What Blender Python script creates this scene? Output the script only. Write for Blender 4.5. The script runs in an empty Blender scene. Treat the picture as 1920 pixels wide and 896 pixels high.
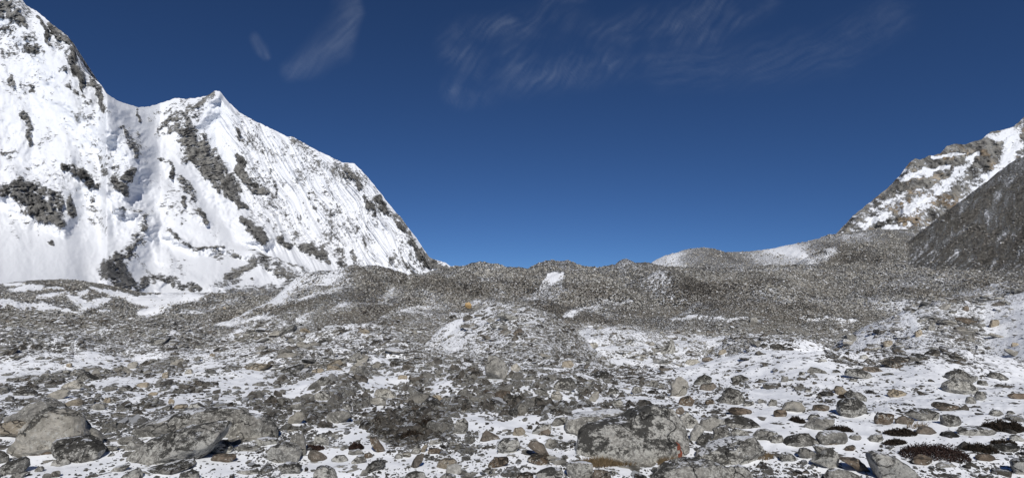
import bpy, bmesh, math, random
import numpy as np
from mathutils import Vector, Matrix, Euler
random.seed(7); rng = np.random.default_rng(11)
SC = bpy.context.scene; COL = SC.collection
FX = 1000.0; HY = 448.0                      # focal length and horizon of the 1920 px wide frame
# ------------------------------------------------------------------ camera
cam = bpy.data.cameras.new('camera'); cam.lens = 36*FX/1920; cam.sensor_width = 36
cam.clip_start = 0.1; cam.clip_end = 60000
camo = bpy.data.objects.new('camera', cam); COL.objects.link(camo)
camo.location = (0, 0, 0); camo.rotation_euler = (math.radians(90), 0, 0); SC.camera = camo
# ------------------------------------------------------------------ light
SUN_EL, SUN_AZ = 47.0, 172.0                 # azimuth clockwise from +Y (the view direction)
W = bpy.data.worlds.new('World'); SC.world = W; W.use_nodes = True
wn = W.node_tree.nodes; wl = W.node_tree.links
bg = wn['Background']
sky = wn.new('ShaderNodeTexSky'); sky.sky_type = 'NISHITA'; sky.sun_disc = False
sky.sun_elevation = math.radians(SUN_EL); sky.sun_rotation = math.radians(SUN_AZ)
sky.altitude = 5200; sky.air_density = 1.0; sky.dust_density = 0.1; sky.ozone_density = 1.6
hs = wn.new('ShaderNodeHueSaturation'); hs.inputs['Saturation'].default_value = 1.0
gm = wn.new('ShaderNodeGamma'); gm.inputs['Gamma'].default_value = 1.0
gm.inputs['Gamma'].default_value = 1.0
tc = wn.new('ShaderNodeTexCoord'); vm = wn.new('ShaderNodeVectorMath'); vm.operation = 'ADD'; vm.inputs[1].default_value = (0, 0, 0.13)
wl.new(tc.outputs['Generated'], vm.inputs[0]); wl.new(vm.outputs[0], sky.inputs[0])
tn = wn.new('ShaderNodeMix'); tn.data_type = 'RGBA'; tn.blend_type = 'MULTIPLY'; tn.inputs[0].default_value = 1.0; tn.inputs[7].default_value = (0.395, 0.62, 0.90, 1)
wl.new(sky.outputs[0], tn.inputs[6]); wl.new(tn.outputs[2], gm.inputs[0]); wl.new(gm.outputs[0], hs.inputs['Color']); wl.new(hs.outputs[0], bg.inputs['Color'])
bg.inputs['Strength'].default_value = 0.075
sl = bpy.data.lights.new('sun', 'SUN'); sl.energy = 3.9; sl.angle = math.radians(0.5); sl.color = (1, 0.965, 0.91)
so = bpy.data.objects.new('sun', sl); COL.objects.link(so)
_e, _a = math.radians(SUN_EL), math.radians(SUN_AZ)
sdir = Vector((math.sin(_a)*math.cos(_e), math.cos(_a)*math.cos(_e), math.sin(_e)))
so.rotation_euler = sdir.to_track_quat('Z', 'Y').to_euler(); so.location = sdir*200
SC.view_settings.view_transform = 'Standard'; SC.view_settings.look = 'None'
SC.view_settings.exposure = 0.0; SC.view_settings.gamma = 1.0
SC.cycles.max_bounces = 5; SC.cycles.transparent_max_bounces = 12

# ------------------------------------------------------------------ numpy noise
def _h(ix, iy, seed):
    h = (ix.astype(np.uint32)*np.uint32(374761393) + iy.astype(np.uint32)*np.uint32(668265263) + np.uint32((seed*2246822519) & 0xffffffff))
    h = (h ^ (h >> np.uint32(13)))*np.uint32(1274126177)
    return (h ^ (h >> np.uint32(16)))
def pn(x, y, seed=0):                        # 2D gradient noise, about -1..1
    x = np.asarray(x, np.float64); y = np.asarray(y, np.float64)
    fx = np.floor(x); fy = np.floor(y); ix = fx.astype(np.int64); iy = fy.astype(np.int64)
    dx = (x-fx).astype(np.float32); dy = (y-fy).astype(np.float32)
    def g(a, b, ex, ey):
        t = _h(ix+a, iy+b, seed).astype(np.float32)*np.float32(2*math.pi/4294967296.0)
        return np.cos(t)*ex + np.sin(t)*ey
    sx = dx*dx*dx*(dx*(dx*6-15)+10); sy = dy*dy*dy*(dy*(dy*6-15)+10)
    a = g(0, 0, dx, dy); b = g(1, 0, dx-1, dy); c = g(0, 1, dx, dy-1); d = g(1, 1, dx-1, dy-1)
    return 1.5*((a*(1-sx)+b*sx)*(1-sy) + (c*(1-sx)+d*sx)*sy)
def fbm(x, y, oct=5, seed=0, gain=0.5):
    s = 0; a = 1; t = 0
    for k in range(oct):
        s = s + a*pn(x*2**k, y*2**k, seed+k*17); t += a; a *= gain
    return s/t*1.4
def ridged(x, y, oct=4, seed=0):
    s = 0; a = 1; t = 0
    for k in range(oct):
        s = s + a*(1-np.abs(pn(x*2**k, y*2**k, seed+k*13))*1.6); t += a; a *= 0.5
    return s/t
def smooth(a, b, x):
    t = np.clip((x-a)/(b-a), 0, 1); return t*t*(3-2*t)
def blob(px, py, cx, cy, rx, ry, ang=0, soft=0.5):
    c, s = math.cos(math.radians(ang)), math.sin(math.radians(ang))
    dx = px-cx; dy = py-cy
    q = np.sqrt(((dx*c+dy*s)/rx)**2 + ((-dx*s+dy*c)/ry)**2)
    return 1-smooth(1-soft, 1+soft, q)
def stroke(px, py, pts, w, soft=0.5):        # distance mask round a polyline; w may be one width per point
    best = np.full(px.shape, 9.0)
    ws = w if isinstance(w, (list, tuple)) else [w]*len(pts)
    for (x0, y0), (x1, y1), w0, w1 in zip(pts[:-1], pts[1:], ws[:-1], ws[1:]):
        ex, ey = x1-x0, y1-y0; L = ex*ex+ey*ey
        t = np.clip(((px-x0)*ex+(py-y0)*ey)/L, 0, 1)
        d = np.hypot(px-x0-t*ex, py-y0-t*ey)/(w0+(w1-w0)*t)
        best = np.minimum(best, d)
    return 1-smooth(1-soft, 1+soft, best)

# ------------------------------------------------------------------ tagging and mesh helpers
def tag(o, label=None, cat=None, group=None, kind=None):
    if label: o['label'] = label
    if cat: o['category'] = cat
    if group: o['group'] = group
    if kind: o['kind'] = kind
    return o
def mesh_np(name, co, quads, tris=None, attrs=None, mat=None, smooth_=True):
    me = bpy.data.meshes.new(name)
    nq = 0 if quads is None else len(quads); nt = 0 if tris is None else len(tris)
    me.vertices.add(len(co)); me.vertices.foreach_set('co', np.asarray(co, np.float32).ravel())
    parts = []
    if nq: parts.append(np.asarray(quads).ravel())
    if nt: parts.append(np.asarray(tris).ravel())
    li = np.concatenate(parts).astype(np.int32)
    me.loops.add(len(li)); me.loops.foreach_set('vertex_index', li)
    me.polygons.add(nq+nt)
    st = np.concatenate([np.arange(nq)*4, nq*4+np.arange(nt)*3]).astype(np.int32)
    me.polygons.foreach_set('loop_start', st)
    me.update(calc_edges=True); me.validate()
    me.polygons.foreach_set('use_smooth', np.full(nq+nt, smooth_))
    for k, v in (attrs or {}).items():
        a = me.attributes.new(k, 'FLOAT', 'POINT'); a.data.foreach_set('value', np.asarray(v, np.float32).ravel())
    if mat: me.materials.append(mat)
    return me
def grid_quads(nr, nc, off=0, flip=False):
    i = np.arange(nr-1)[:, None]*nc + np.arange(nc-1)[None, :] + off
    q = np.stack([i, i+1, i+nc+1, i+nc], -1).reshape(-1, 4)
    return q[:, ::-1] if flip else q
def link(name, me, parent=None):
    o = bpy.data.objects.new(name, me); COL.objects.link(o)
    if parent: o.parent = parent
    return o

# ------------------------------------------------------------------ materials
class NT:
    def __init__(s, name):
        s.m = bpy.data.materials.new(name); s.m.use_nodes = True; s.t = s.m.node_tree
        s.t.nodes.clear(); s.out = s.t.nodes.new('ShaderNodeOutputMaterial')
    def n(s, typ, **kw):
        o = s.t.nodes.new(typ)
        for k, v in kw.items(): setattr(o, k, v)
        return o
    def put(s, sock, v):
        if isinstance(v, bpy.types.NodeSocket): s.t.links.new(v, sock)
        elif v is not None: sock.default_value = v
    def math(s, op, a, b=None, c=None, clamp=False):
        o = s.n('ShaderNodeMath', operation=op); o.use_clamp = clamp
        s.put(o.inputs[0], a); s.put(o.inputs[1], b); s.put(o.inputs[2], c); return o.outputs[0]
    def noise(s, vec, scale, detail=6, rough=0.55, dist=0.0):
        o = s.n('ShaderNodeTexNoise'); s.put(o.inputs['Vector'], vec)
        o.inputs['Scale'].default_value = scale; o.inputs['Detail'].default_value = detail
        o.inputs['Roughness'].default_value = rough; o.inputs['Distortion'].default_value = dist
        return o.outputs[0]
    def vor(s, vec, scale, feat='F1'):
        o = s.n('ShaderNodeTexVoronoi', feature=feat); s.put(o.inputs['Vector'], vec); o.inputs['Scale'].default_value = scale
        return o
    def mapr(s, v, a, b, c=0.0, d=1.0, typ='SMOOTHSTEP'):
        o = s.n('ShaderNodeMapRange'); o.interpolation_type = typ
        s.put(o.inputs[0], v); s.put(o.inputs[1], a); s.put(o.inputs[2], b); s.put(o.inputs[3], c); s.put(o.inputs[4], d)
        return o.outputs[0]
    def mix(s, f, a, b):
        o = s.n('ShaderNodeMix', data_type='RGBA'); s.put(o.inputs[0], f)
        for k, v in ((6, a), (7, b)):
            if isinstance(v, tuple): v = (*v, 1) if len(v) == 3 else v
            s.put(o.inputs[k], v)
        return o.outputs[2]
    def attr(s, name, typ='GEOMETRY'):
        o = s.n('ShaderNodeAttribute', attribute_type=typ, attribute_name=name); return o.outputs['Fac']
    def scale(s, vec, sc, rot=(0, 0, 0)):
        o = s.n('ShaderNodeMapping'); s.put(o.inputs[0], vec); o.inputs['Scale'].default_value = sc; o.inputs['Rotation'].default_value = rot
        return o.outputs[0]
    def obj(s): return s.n('ShaderNodeTexCoord').outputs['Object']
    def pos(s): return s.n('ShaderNodeNewGeometry').outputs['Position']
    def bump(s, h, strength=0.5, dist=0.1, normal=None):
        o = s.n('ShaderNodeBump'); o.inputs['Strength'].default_value = strength
        o.inputs['Distance'].default_value = dist; s.put(o.inputs['Height'], h)
        if normal: s.put(o.inputs['Normal'], normal)
        return o.outputs[0]
    def bsdf(s, col, rough=0.9, normal=None, spec=0.2):
        o = s.n('ShaderNodeBsdfPrincipled'); s.put(o.inputs['Base Color'], (*col, 1) if isinstance(col, tuple) else col)
        s.put(o.inputs['Roughness'], rough); o.inputs['Specular IOR Level'].default_value = spec
        if normal: s.put(o.inputs['Normal'], normal)
        s.t.links.new(o.outputs[0], s.out.inputs['Surface']); return o

SNOW = (0.79, 0.81, 0.845)
def mat_ground():
    m = NT('moraine_ground'); p = m.pos()
    dist = m.n('ShaderNodeVectorMath', operation='LENGTH'); m.put(dist.inputs[0], p); dist = dist.outputs['Value']
    sn = m.attr('snow'); br = m.attr('brown'); lt = m.attr('light')
    ps = m.scale(p, (1, 1, 2.0))
    mid = m.mapr(dist, 18, 45)
    n1 = m.noise(ps, 2.6, 10, 0.56); n1b = m.noise(ps, 2.6, 11, 0.76)
    n1 = m.math('ADD', m.math('MULTIPLY', n1, m.math('SUBTRACT', 1.0, mid)), m.math('MULTIPLY', n1b, mid))
    n2 = m.noise(ps, 0.9, 11, 0.8)
    far = m.mapr(dist, 60, 260)
    nn = m.math('ADD', m.math('MULTIPLY', n1, m.math('SUBTRACT', 1.0, far)), m.math('MULTIPLY', n2, far))
    nn = m.math('MULTIPLY_ADD', m.math('SUBTRACT', nn, 0.5), 2.6, 0.5)
    w = m.mapr(dist, 12, 300, 0.03, 0.14, 'LINEAR')
    d = m.math('SUBTRACT', sn, nn)
    cover = m.mapr(d, m.math('MULTIPLY', w, -1.0), w)
    cn = m.noise(p, 3.1, 10, 0.7); cf = m.noise(p, 0.4, 12, 0.75)
    cmix = m.math('ADD', m.math('MULTIPLY', cn, m.math('SUBTRACT', 1.0, far)), m.math('MULTIPLY', cf, far))
    rk = m.mix(m.mapr(cmix, 0.36, 0.64), (0.085, 0.08, 0.07), (0.44, 0.424, 0.38))
    lightrk = m.mix(m.mapr(cmix, 0.36, 0.62), (0.24, 0.228, 0.2), (0.48, 0.46, 0.41))
    rk = m.mix(lt, rk, lightrk)
    brn = m.mix(m.mapr(cmix, 0.38, 0.62), (0.024, 0.022, 0.02), (0.115, 0.104, 0.09))
    rk = m.mix(br, rk, brn)
    col = m.mix(cover, rk, SNOW)
    h = m.math('ADD', m.math('MULTIPLY', cmix, m.math('SUBTRACT', 1.0, m.math('MULTIPLY', cover, 0.8))), m.math('MULTIPLY', cover, 0.25))
    nb = m.bump(h, 0.9, 0.12)
    h2 = m.math('MULTIPLY', m.math('MULTIPLY', cf, far), m.math('SUBTRACT', 1.0, m.math('MULTIPLY', cover, 0.85)))
    nb = m.bump(h2, 1.0, 4.0, nb)
    m.bsdf(col, 0.85, nb); return m.m
def mat_mountain(name, warm=0.0):
    m = NT(name); p = m.pos()
    rk = m.attr('rock'); tone = m.attr('tone')
    n1 = m.noise(m.scale(p, (1, 1, 1)), 0.07, 14, 0.78)
    n2 = m.noise(m.scale(p, (1, 0.6, 0.45)), 0.07, 12, 0.8)
    n2 = m.math('ADD', m.math('MULTIPLY', n2, 0.5), m.math('MULTIPLY', m.noise(m.scale(p, (1, 0.6, 0.3), (0, 0.5, 0)), 0.028, 8, 0.65), 0.5))
    nn = m.math('MULTIPLY_ADD', m.math('SUBTRACT', n1, 0.5), 2.1, 0.5)
    cov = m.mapr(m.math('SUBTRACT', rk, nn), -0.10, 0.10)
    a = m.mix(m.mapr(n2, 0.40, 0.60), (0.02, 0.02, 0.021), (0.19, 0.187, 0.18))
    b = m.mix(m.mapr(n2, 0.41, 0.60), (0.05, 0.048, 0.045), (0.33, 0.32, 0.29))
    col = m.mix(tone, a, b)
    tan = m.noise(p, 0.012, 6, 0.6)
    col = m.mix(m.math('MULTIPLY', m.mapr(tan, 0.50, 0.64), 0.7*warm), col, m.mix(m.mapr(n2, 0.35, 0.65), (0.20, 0.15, 0.10), (0.50, 0.38, 0.24)))
    col = m.mix(cov, (0.725, 0.745, 0.78), col)
    hh = m.math('MULTIPLY', n2, m.math('MULTIPLY_ADD', cov, 0.9, 0.1))
    m.bsdf(col, 0.85, m.bump(hh, 0.8, 8.0)); return m.m
def mat_rock(name, c0, c1, dark, pale, brown, snow=0.0, sc=3.0, inst=False):
    """c0,c1 base range; dark / pale / brown = how much of the face lichen, pale crust or brown stain takes"""
    m = NT(name); p0 = m.obj(); rnd = m.n('ShaderNodeObjectInfo').outputs['Random']
    off = m.n('ShaderNodeVectorMath', operation='ADD'); m.put(off.inputs[0], p0)
    cmb = m.n('ShaderNodeCombineXYZ'); r10 = m.math('MULTIPLY', rnd, 37.0)
    for k in range(3): m.put(cmb.inputs[k], r10)
    m.put(off.inputs[1], cmb.outputs[0]); p = off.outputs[0]
    n0 = m.noise(p, 0.5*sc, 5, 0.6)
    n1 = m.noise(p, 1.6*sc, 13, 0.75); n2 = m.noise(p, 6*sc, 12, 0.8); n3 = m.noise(m.scale(p, (1, 1, 1.5), (.4, .3, 0)), 2.6*sc, 14, 0.84)
    col = m.mix(m.mapr(n1, 0.36, 0.64), c0, c1)
    col = m.mix(m.mapr(rnd, 0, 1, 0, 0.4), col, m.mix(m.mapr(n2, 0.35, 0.65), (0.10, 0.097, 0.088), (0.36, 0.345, 0.31)))
    geo = m.n('ShaderNodeNewGeometry'); sep = m.n('ShaderNodeSeparateXYZ'); m.put(sep.inputs[0], geo.outputs['Normal']); nz = sep.outputs[2]
    if brown: col = m.mix(m.mapr(m.math('ADD', n0, m.math('MULTIPLY', n2, .3)), 0.86-0.2*brown, 0.92-0.2*brown, 0, 0.8), col, m.mix(n2, (0.06, 0.042, 0.027), (0.24, 0.17, 0.11)))
    pl = m.math('MULTIPLY_ADD', n0, 0.5, n2)
    col = m.mix(m.mapr(pl, 0.87-0.12*pale, 0.91-0.12*pale, 0, 0.9), col, (0.62, 0.61, 0.56))
    if dark:
        dk = m.math('ADD', m.math('MULTIPLY_ADD', n0, 0.7, n3), m.math('MULTIPLY_ADD', nz, 0.20, -0.05))
        col = m.mix(m.mapr(dk, 1.05-0.16*dark, 1.13-0.16*dark, 0, 0.92), col, m.mix(n2, (0.012, 0.012, 0.011), (0.055, 0.052, 0.046)))
    col = m.mix(m.mapr(n2, 0.34, 0.46, 0.30 if inst else 0.55, 0.0), col, (0.02, 0.019, 0.017))
    if not inst:
        cr = m.n('ShaderNodeTexVoronoi', feature='DISTANCE_TO_EDGE'); nv = m.n('ShaderNodeTexNoise'); m.put(nv.inputs['Vector'], p); nv.inputs['Scale'].default_value = sc; nv.inputs['Detail'].default_value = 8
        sc_ = m.n('ShaderNodeVectorMath', operation='SCALE'); m.put(sc_.inputs[0], nv.outputs['Color']); sc_.inputs['Scale'].default_value = 1.6/sc
        v = m.n('ShaderNodeVectorMath', operation='ADD'); m.put(v.inputs[0], p); m.put(v.inputs[1], sc_.outputs[0])
        m.put(cr.inputs['Vector'], v.outputs[0]); cr.inputs['Scale'].default_value = 0.6*sc
        crack = m.math('MULTIPLY', m.mapr(cr.outputs['Distance'], 0.0, 0.03, 1.0, 0.0), m.mapr(m.noise(p, 0.6*sc, 3, 0.5), 0.48, 0.55))
    fine = m.noise(p, 14*sc, 8, 0.8)
    h = m.math('ADD', m.math('MULTIPLY', n2, 0.7), m.math('MULTIPLY', fine, 0.3))
    h = m.math('ADD', h, m.math('MULTIPLY', n1, 0.8))
    if not inst:
        h = m.math('SUBTRACT', h, m.math('MULTIPLY', crack, 0.6))
        col = m.mix(m.math('MULTIPLY', crack, 0.75), col, (0.02, 0.019, 0.017))
    if snow:
        s = m.math('ADD', nz, m.math('MULTIPLY', m.math('SUBTRACT', n1, 0.5), 1.2))
        cv = m.mapr(s, 1.05-0.5*snow, 1.12-0.5*snow)
        col = m.mix(cv, col, SNOW)
    m.bsdf(col, 0.9, m.bump(h, 1.0, 0.22/sc)); return m.m
M_ground = mat_ground()
M_left = mat_mountain('snow_mountain_face', 0.0)
M_right = mat_mountain('rocky_mountain_face', 1.0)
def rock_set(sc, tagn=''):
    g0, g1 = (0.15, 0.146, 0.133), (0.46, 0.442, 0.40)
    return {
 'grey':  mat_rock('grey_granite'+tagn, g0, g1, 0.62, 0.7, 0.3, .2, sc),
 'lichen': mat_rock('lichened_granite'+tagn, (0.19, 0.185, 0.168), (0.52, 0.50, 0.455), 0.92, 1.2, 0.15, .12, sc),
 'dark':  mat_rock('black_lichened_rock'+tagn, (0.09, 0.087, 0.079), (0.33, 0.318, 0.29), 1.2, 0.9, 0.3, .15, sc),
 'pale':  mat_rock('pale_granite'+tagn, (0.31, 0.292, 0.25), (0.57, 0.535, 0.465), 0.45, 0.5, 0.1, 0, sc),
 'tan':   mat_rock('tan_granite'+tagn, (0.28, 0.23, 0.165), (0.52, 0.445, 0.335), 0.5, 0.4, 0.4, 0, sc),
 'brown': mat_rock('brown_stained_rock'+tagn, (0.09, 0.072, 0.054), (0.27, 0.212, 0.16), .6, 0.5, 1.0, 0, sc),
 'ochre': mat_rock('ochre_granite'+tagn, (0.42, 0.27, 0.11), (0.62, 0.43, 0.2), 0.1, 0.1, 0.1, 0, sc),
 'white': mat_rock('whitish_rock'+tagn, (0.38, 0.37, 0.34), (0.60, 0.59, 0.55), 0.6, 1.0, 0.0, 0, sc),
 'lichen_snow': mat_rock('lichened_granite_with_snow'+tagn, (0.14, 0.137, 0.125), (0.40, 0.385, 0.35), 0.8, 1.1, 0.1, 0.35, sc),
 'grey_snow': mat_rock('grey_granite_with_snow'+tagn, g0, g1, 0.45, 0.5, 0.3, 0.35, sc)}
RK = rock_set(3.0); RKA = rock_set(1.2, '_small')
RKI = [mat_rock('rubble_grey', (0.175, 0.168, 0.152), (0.44, 0.425, 0.385), 0.45, 0.6, 0.25, 0.26, 0.9, True),
       mat_rock('rubble_dark', (0.075, 0.067, 0.056), (0.29, 0.262, 0.225), 0.75, 0.3, 0.7, 0.2, 0.9, True),
       mat_rock('rubble_pale', (0.27, 0.258, 0.228), (0.50, 0.475, 0.42), 0.3, 0.5, 0.1, 0.2, 0.9, True),
       mat_rock('rubble_snowy', (0.14, 0.139, 0.132), (0.42, 0.412, 0.388), 0.4, 0.6, 0.1, 0.65, 0.9, True)]

# ------------------------------------------------------------------ ground height field  (u = x/y, D = y)
BASE_D = [1, 5, 7.14, 9.5, 16, 28, 42, 60, 100, 140, 200, 300, 450, 700, 1200, 2000, 3200, 6000]
BASE_L = [-3.15, -3.18, -3.2, -3.35, -4.7, -7, -9.4, -12, -17, -22, -27, -35, -48, -75, -136, -232, -370, -620]
BASE_R = [-3.15, -3.18, -3.2, -3.35, -4.7, -7.4, -10.6, -13.5, -19, -26, -32, -38, -50, -70, -110, -165, -250, -420]
#        crest (px, py)..., depth, front slope, back slope, rounding
HILLS = [
 ([(1150,716),(1300,692),(1400,682),(1500,675),(1600,670),(1700,668),(1800,671),(1880,679),(1960,690),(2400,705)], 28, -0.15, 0.42, .12),
 ([(1560,664),(1600,636),(1650,605),(1720,577),(1780,562),(1850,557),(1920,552),(2100,540),(2400,520)], 75, 0.15, 0.3, .08),
 ([(740,712),(790,660),(840,622),(900,592),(960,577),(1010,585),(1060,613),(1100,648),(1140,695),(1170,730)], 50, 0.08, 0.3, .10),
 ([(1040,640),(1070,620),(1120,607),(1200,612),(1300,625),(1400,640),(1500,655),(1560,668)], 95, 0.03, 0.25, .06),
 ([(1330,672),(1380,648),(1440,637),(1500,640),(1560,665)], 42, 0.2, 0.3, .08),
 ([(1130,616),(1200,601),(1260,597),(1430,595),(1560,600),(1650,612),(1750,620)], 130, 0.04, 0.12, .06),
 ([(850,514),(900,508),(940,508),(985,514),(1040,500),(1075,503),(1110,508),(1145,508),(1175,498),(1205,505),(1240,506),(1300,508),(1450,512),(1600,506),(1700,500),(1900,505),(2400,500)], 320, 0.055, 0.1, .08),
 ([(1020,612),(1080,600),(1130,598),(1165,606),(1220,625)], 110, 0.1, 0.2, .05),
 ([(290,612),(330,600),(400,580),(480,560),(560,548),(600,536),(640,533),(700,520),(745,513),(800,517),(850,526),(900,545),(960,562),(1040,590)], 215, 0.055, 0.22, .10),
 ([(380,652),(440,632),(500,627),(560,642),(600,660)], 88, 0.16, 0.3, .08),
 ([(540,650),(650,614),(740,601),(830,612),(880,632)], 108, 0.13, 0.3, .08),
 ([(20,618),(90,596),(160,588),(250,597),(330,620)], 165, 0.14, 0.3, .08),
 ([(600,602),(680,574),(760,568),(830,580),(880,600)], 150, 0.12, 0.3, .08),
 ([(1210,588),(1280,570),(1360,562),(1480,566),(1600,588)], 185, 0.11, 0.3, .07),
 ([(1560,575),(1640,556),(1750,543),(1860,546),(1980,562)], 225, 0.10, 0.3, .07),
 ([(-60,668),(60,652),(150,650),(240,664),(320,690)], 42, 0.16, 0.3, .09),
 ([(790,524),(850,512),(900,502),(940,502),(960,510),(985,520),(1000,545),(1015,575)], 300, 0.1, 0.25, .05),
 ([(1000,582),(1030,557),(1060,538),(1090,529),(1130,533),(1180,550),(1240,572)], 265, 0.18, 0.25, .05),
 ([(1190,514),(1230,494),(1260,478),(1320,466),(1370,473),(1440,470),(1500,457),(1540,451),(1570,441),(1650,432),(1800,432),(2400,430)], 800, 0.22, 0.25, .05),
 ([(1490,518),(1520,492),(1550,473),(1590,462),(1640,458),(1700,462),(1760,480),(1800,500)], 520, 0.3, 0.55, .06),
 ([(-600,545),(-200,540),(0,535),(90,528),(180,536),(240,552),(300,572),(400,600)], 640, 0.03, 0.4, .06),
 ([(330,570),(430,558),(500,549),(560,544),(640,540),(700,545)], 520, 0.03, 0.4, .06),
 ([(1670,500),(1690,474),(1740,432),(1800,385),(1870,330),(1920,295),(1960,286),(2100,300),(2400,380)], 500, 0.50, 1.15, .02),
 ([(-300,650),(0,640),(150,632),(300,640),(420,660),(520,680)], 52, 0.05, 0.15, .10),
 ([(380,720),(460,690),(560,672),(680,668),(780,690),(840,715)], 30, 0.05, 0.15, .10),
 ([(480,770),(540,752),(620,738),(700,742),(760,760),(800,785)], 15.5, 0.12, 0.25, .10),
 ([(700,800),(760,775),(850,748),(960,735),(1060,745),(1130,770)], 15, 0.16, 0.2, .15),
 ([(620,745),(700,722),(800,708),(900,705),(1000,715),(1100,735)], 21, 0.16, 0.2, .12),
 ([(860,720),(930,672),(1000,680),(1060,700),(1120,730)], 33, 0.12, 0.2, .08),
]
def hermite(x, xs, ys):
    """smooth monotone-ish interpolation"""
    xs = np.array(xs, float); ys = np.array(ys, float)
    d = np.diff(ys)/np.diff(xs); m = np.concatenate([[d[0]], np.where(d[1:]*d[:-1] > 0, 2*d[1:]*d[:-1]/(d[1:]+d[:-1]+1e-12), 0), [d[-1]]])
    i = np.clip(np.searchsorted(xs, x)-1, 0, len(xs)-2); h = xs[i+1]-xs[i]; t = np.clip((x-xs[i])/h, 0, 1)
    return ((1+2*t)*(1-t)**2)*ys[i] + t*(1-t)**2*h*m[i] + t*t*(3-2*t)*ys[i+1] + t*t*(t-1)*h*m[i+1]
def height(u, D):
    L = np.log(D)
    zl = hermite(L, np.log(BASE_D), BASE_L); zr = hermite(L, np.log(BASE_D), BASE_R)
    k = smooth(0.0, 0.35, u); z = zl*(1-k)+zr*k
    px = 960+FX*u
    for pts, Dk, sf, sb, rd in HILLS:
        xs = [p[0] for p in pts]; ys = [p[1] for p in pts]
        wob = 1 + (0.01 if sf >= .4 else 0.10)*pn(u*6+Dk, u*0+Dk*.37, 5)
        Dc = Dk*wob if Dk > 20 else Dk
        pc = 960+FX*u*np.clip(D/Dc, .3, 1.6) if Dk >= 90 else px    # a ridge runs on along the view: look its crest up at the same x
        v = (HY - hermite(np.clip(pc, xs[0], xs[-1]), xs, ys))/FX
        out = np.maximum(xs[0]-pc, pc-xs[-1]).clip(0)/FX
        zc = v*Dc - out*Dc*1.2
        dd = Dc-D; w = rd*Dc
        rs = np.sqrt(dd*dd+w*w)-w
        h = np.where(dd > 0, zc - sf*rs, zc - sb*rs)
        kk = 0.006*Dk+0.05
        a = np.clip(0.5+0.5*(h-z)/kk, 0, 1)
        z = z*(1-a)+h*a + kk*a*(1-a)
    return z
def gnoise(x, y, D):
    s = 0; big = smooth(16, 40, D)*(1-0.5*smooth(190, 230, D)-.42*smooth(260, 310, D))*(1-.75*smooth(.5, .62, x/D)*(1-smooth(90, 120, D)))*(1-.8*np.exp(-((x/D-.01)/.17)**2-((D-52)/16)**2))*(1-.5*np.exp(-((x/D-.25)/.2)**2-((D-85)/30)**2))
    for i, lam in enumerate([160, 80, 40, 20, 10, 5, 2.5, 1.25, 0.62, 0.31, 0.15]):
        q = lam/D
        w = smooth(0.0035, 0.008, q)*(1-smooth(0.10, 0.28, q))
        wb = smooth(0.08, 0.14, q)*(1-smooth(0.34, 0.7, q))*big
        if max(w.max(), wb.max()) < 0.01: continue
        wx = x+lam*.35*pn(x/lam/1.7, y/lam/1.7, 140+i); wy = y+lam*.35*pn(x/lam/1.7+9, y/lam/1.7, 160+i)
        n = pn(wx/lam+i*7.3, wy/lam-i*3.1, 40+i)
        r = 1-np.abs(n)*2 if i % 2 else n
        s = s + (0.05+0.035*smooth(90, 160, D)*(1-smooth(420, 600, D)))*lam*w*r*(1-(.7*smooth(330, 460, D) if lam >= 40 else 0))
        s = s + 0.095*lam*wb*(np.minimum(np.abs(n)*2.2, 1.2)-0.62)   # rounded hummocks with creases between
    return s
NU, UM = 920, 1.38
us = np.linspace(-UM, UM, NU); Lmin, Lmax, NL = math.log(3.0), math.log(6000), 690
Ls = np.linspace(Lmin, Lmax, NL)
U, LL = np.meshgrid(us, Ls); DD = np.exp(LL)
Z = height(U, DD)
soft_near = smooth(0, 14, DD)*0.4+0.6
Z = Z + gnoise(U*DD, DD, DD)*soft_near*1.0
PX = 960+FX*U; PY = HY-FX*Z/DD
def ground_z(u, D):
    a = (np.asarray(u)+UM)/(2*UM)*(NU-1); b = (np.log(D)-Lmin)/(Lmax-Lmin)*(NL-1)
    i = np.clip(np.floor(a).astype(int), 0, NU-2); j = np.clip(np.floor(b).astype(int), 0, NL-2)
    fa = a-i; fb = b-j
    return (Z[j, i]*(1-fa)+Z[j, i+1]*fa)*(1-fb) + (Z[j+1, i]*(1-fa)+Z[j+1, i+1]*fa)*fb
def hit(px, py, dmin=5.0):
    """first ground depth seen through a pixel of the photograph"""
    i = int(round(((px-960)/FX+UM)/(2*UM)*(NU-1))); i = max(0, min(NU-1, i))
    col = PY[:, i]; ok = np.where((col <= py) & (DD[:, 0] > dmin))[0]
    j = ok[0] if len(ok) else 0
    if j > 0 and col[j-1] > py:
        t = (col[j-1]-py)/(col[j-1]-col[j]); return math.exp(Ls[j-1]+(Ls[j]-Ls[j-1])*t)
    return math.exp(Ls[j])

# snow cover, brown soil and pale scree: where they lie on the ground
S = np.full(PX.shape, 0.30); B = np.zeros(PX.shape); T = np.zeros(PX.shape)
def paint(A, val, m, cond=None):
    if cond is not None: m = m*cond
    return A*(1-m)+val*m
near = 1-smooth(11, 15, DD); farm = smooth(100, 150, DD)
wx = PX+14*pn(PX/45, PY/18, 3)+5*pn(PX/12, PY/6, 4); wy = PY+7*pn(PX/40, PY/16, 6)+2.5*pn(PX/12, PY/5, 8)
def bl(*a, **k): return blob(wx, wy, *a, **k)
dC = lambda a, b: smooth(a*.9, a*1.05, DD)*(1-smooth(b*.95, b*1.1, DD))
S = paint(S, 0.62, 1-smooth(55, 80, DD))
S = paint(S, 0.76, bl(260, 712, 340, 45), dC(14, 70))
S = paint(S, 0.84, bl(420, 735, 110, 42), dC(12, 60))
S = paint(S, 0.86, bl(670, 712, 130, 32, -5), dC(12, 60))
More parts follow.
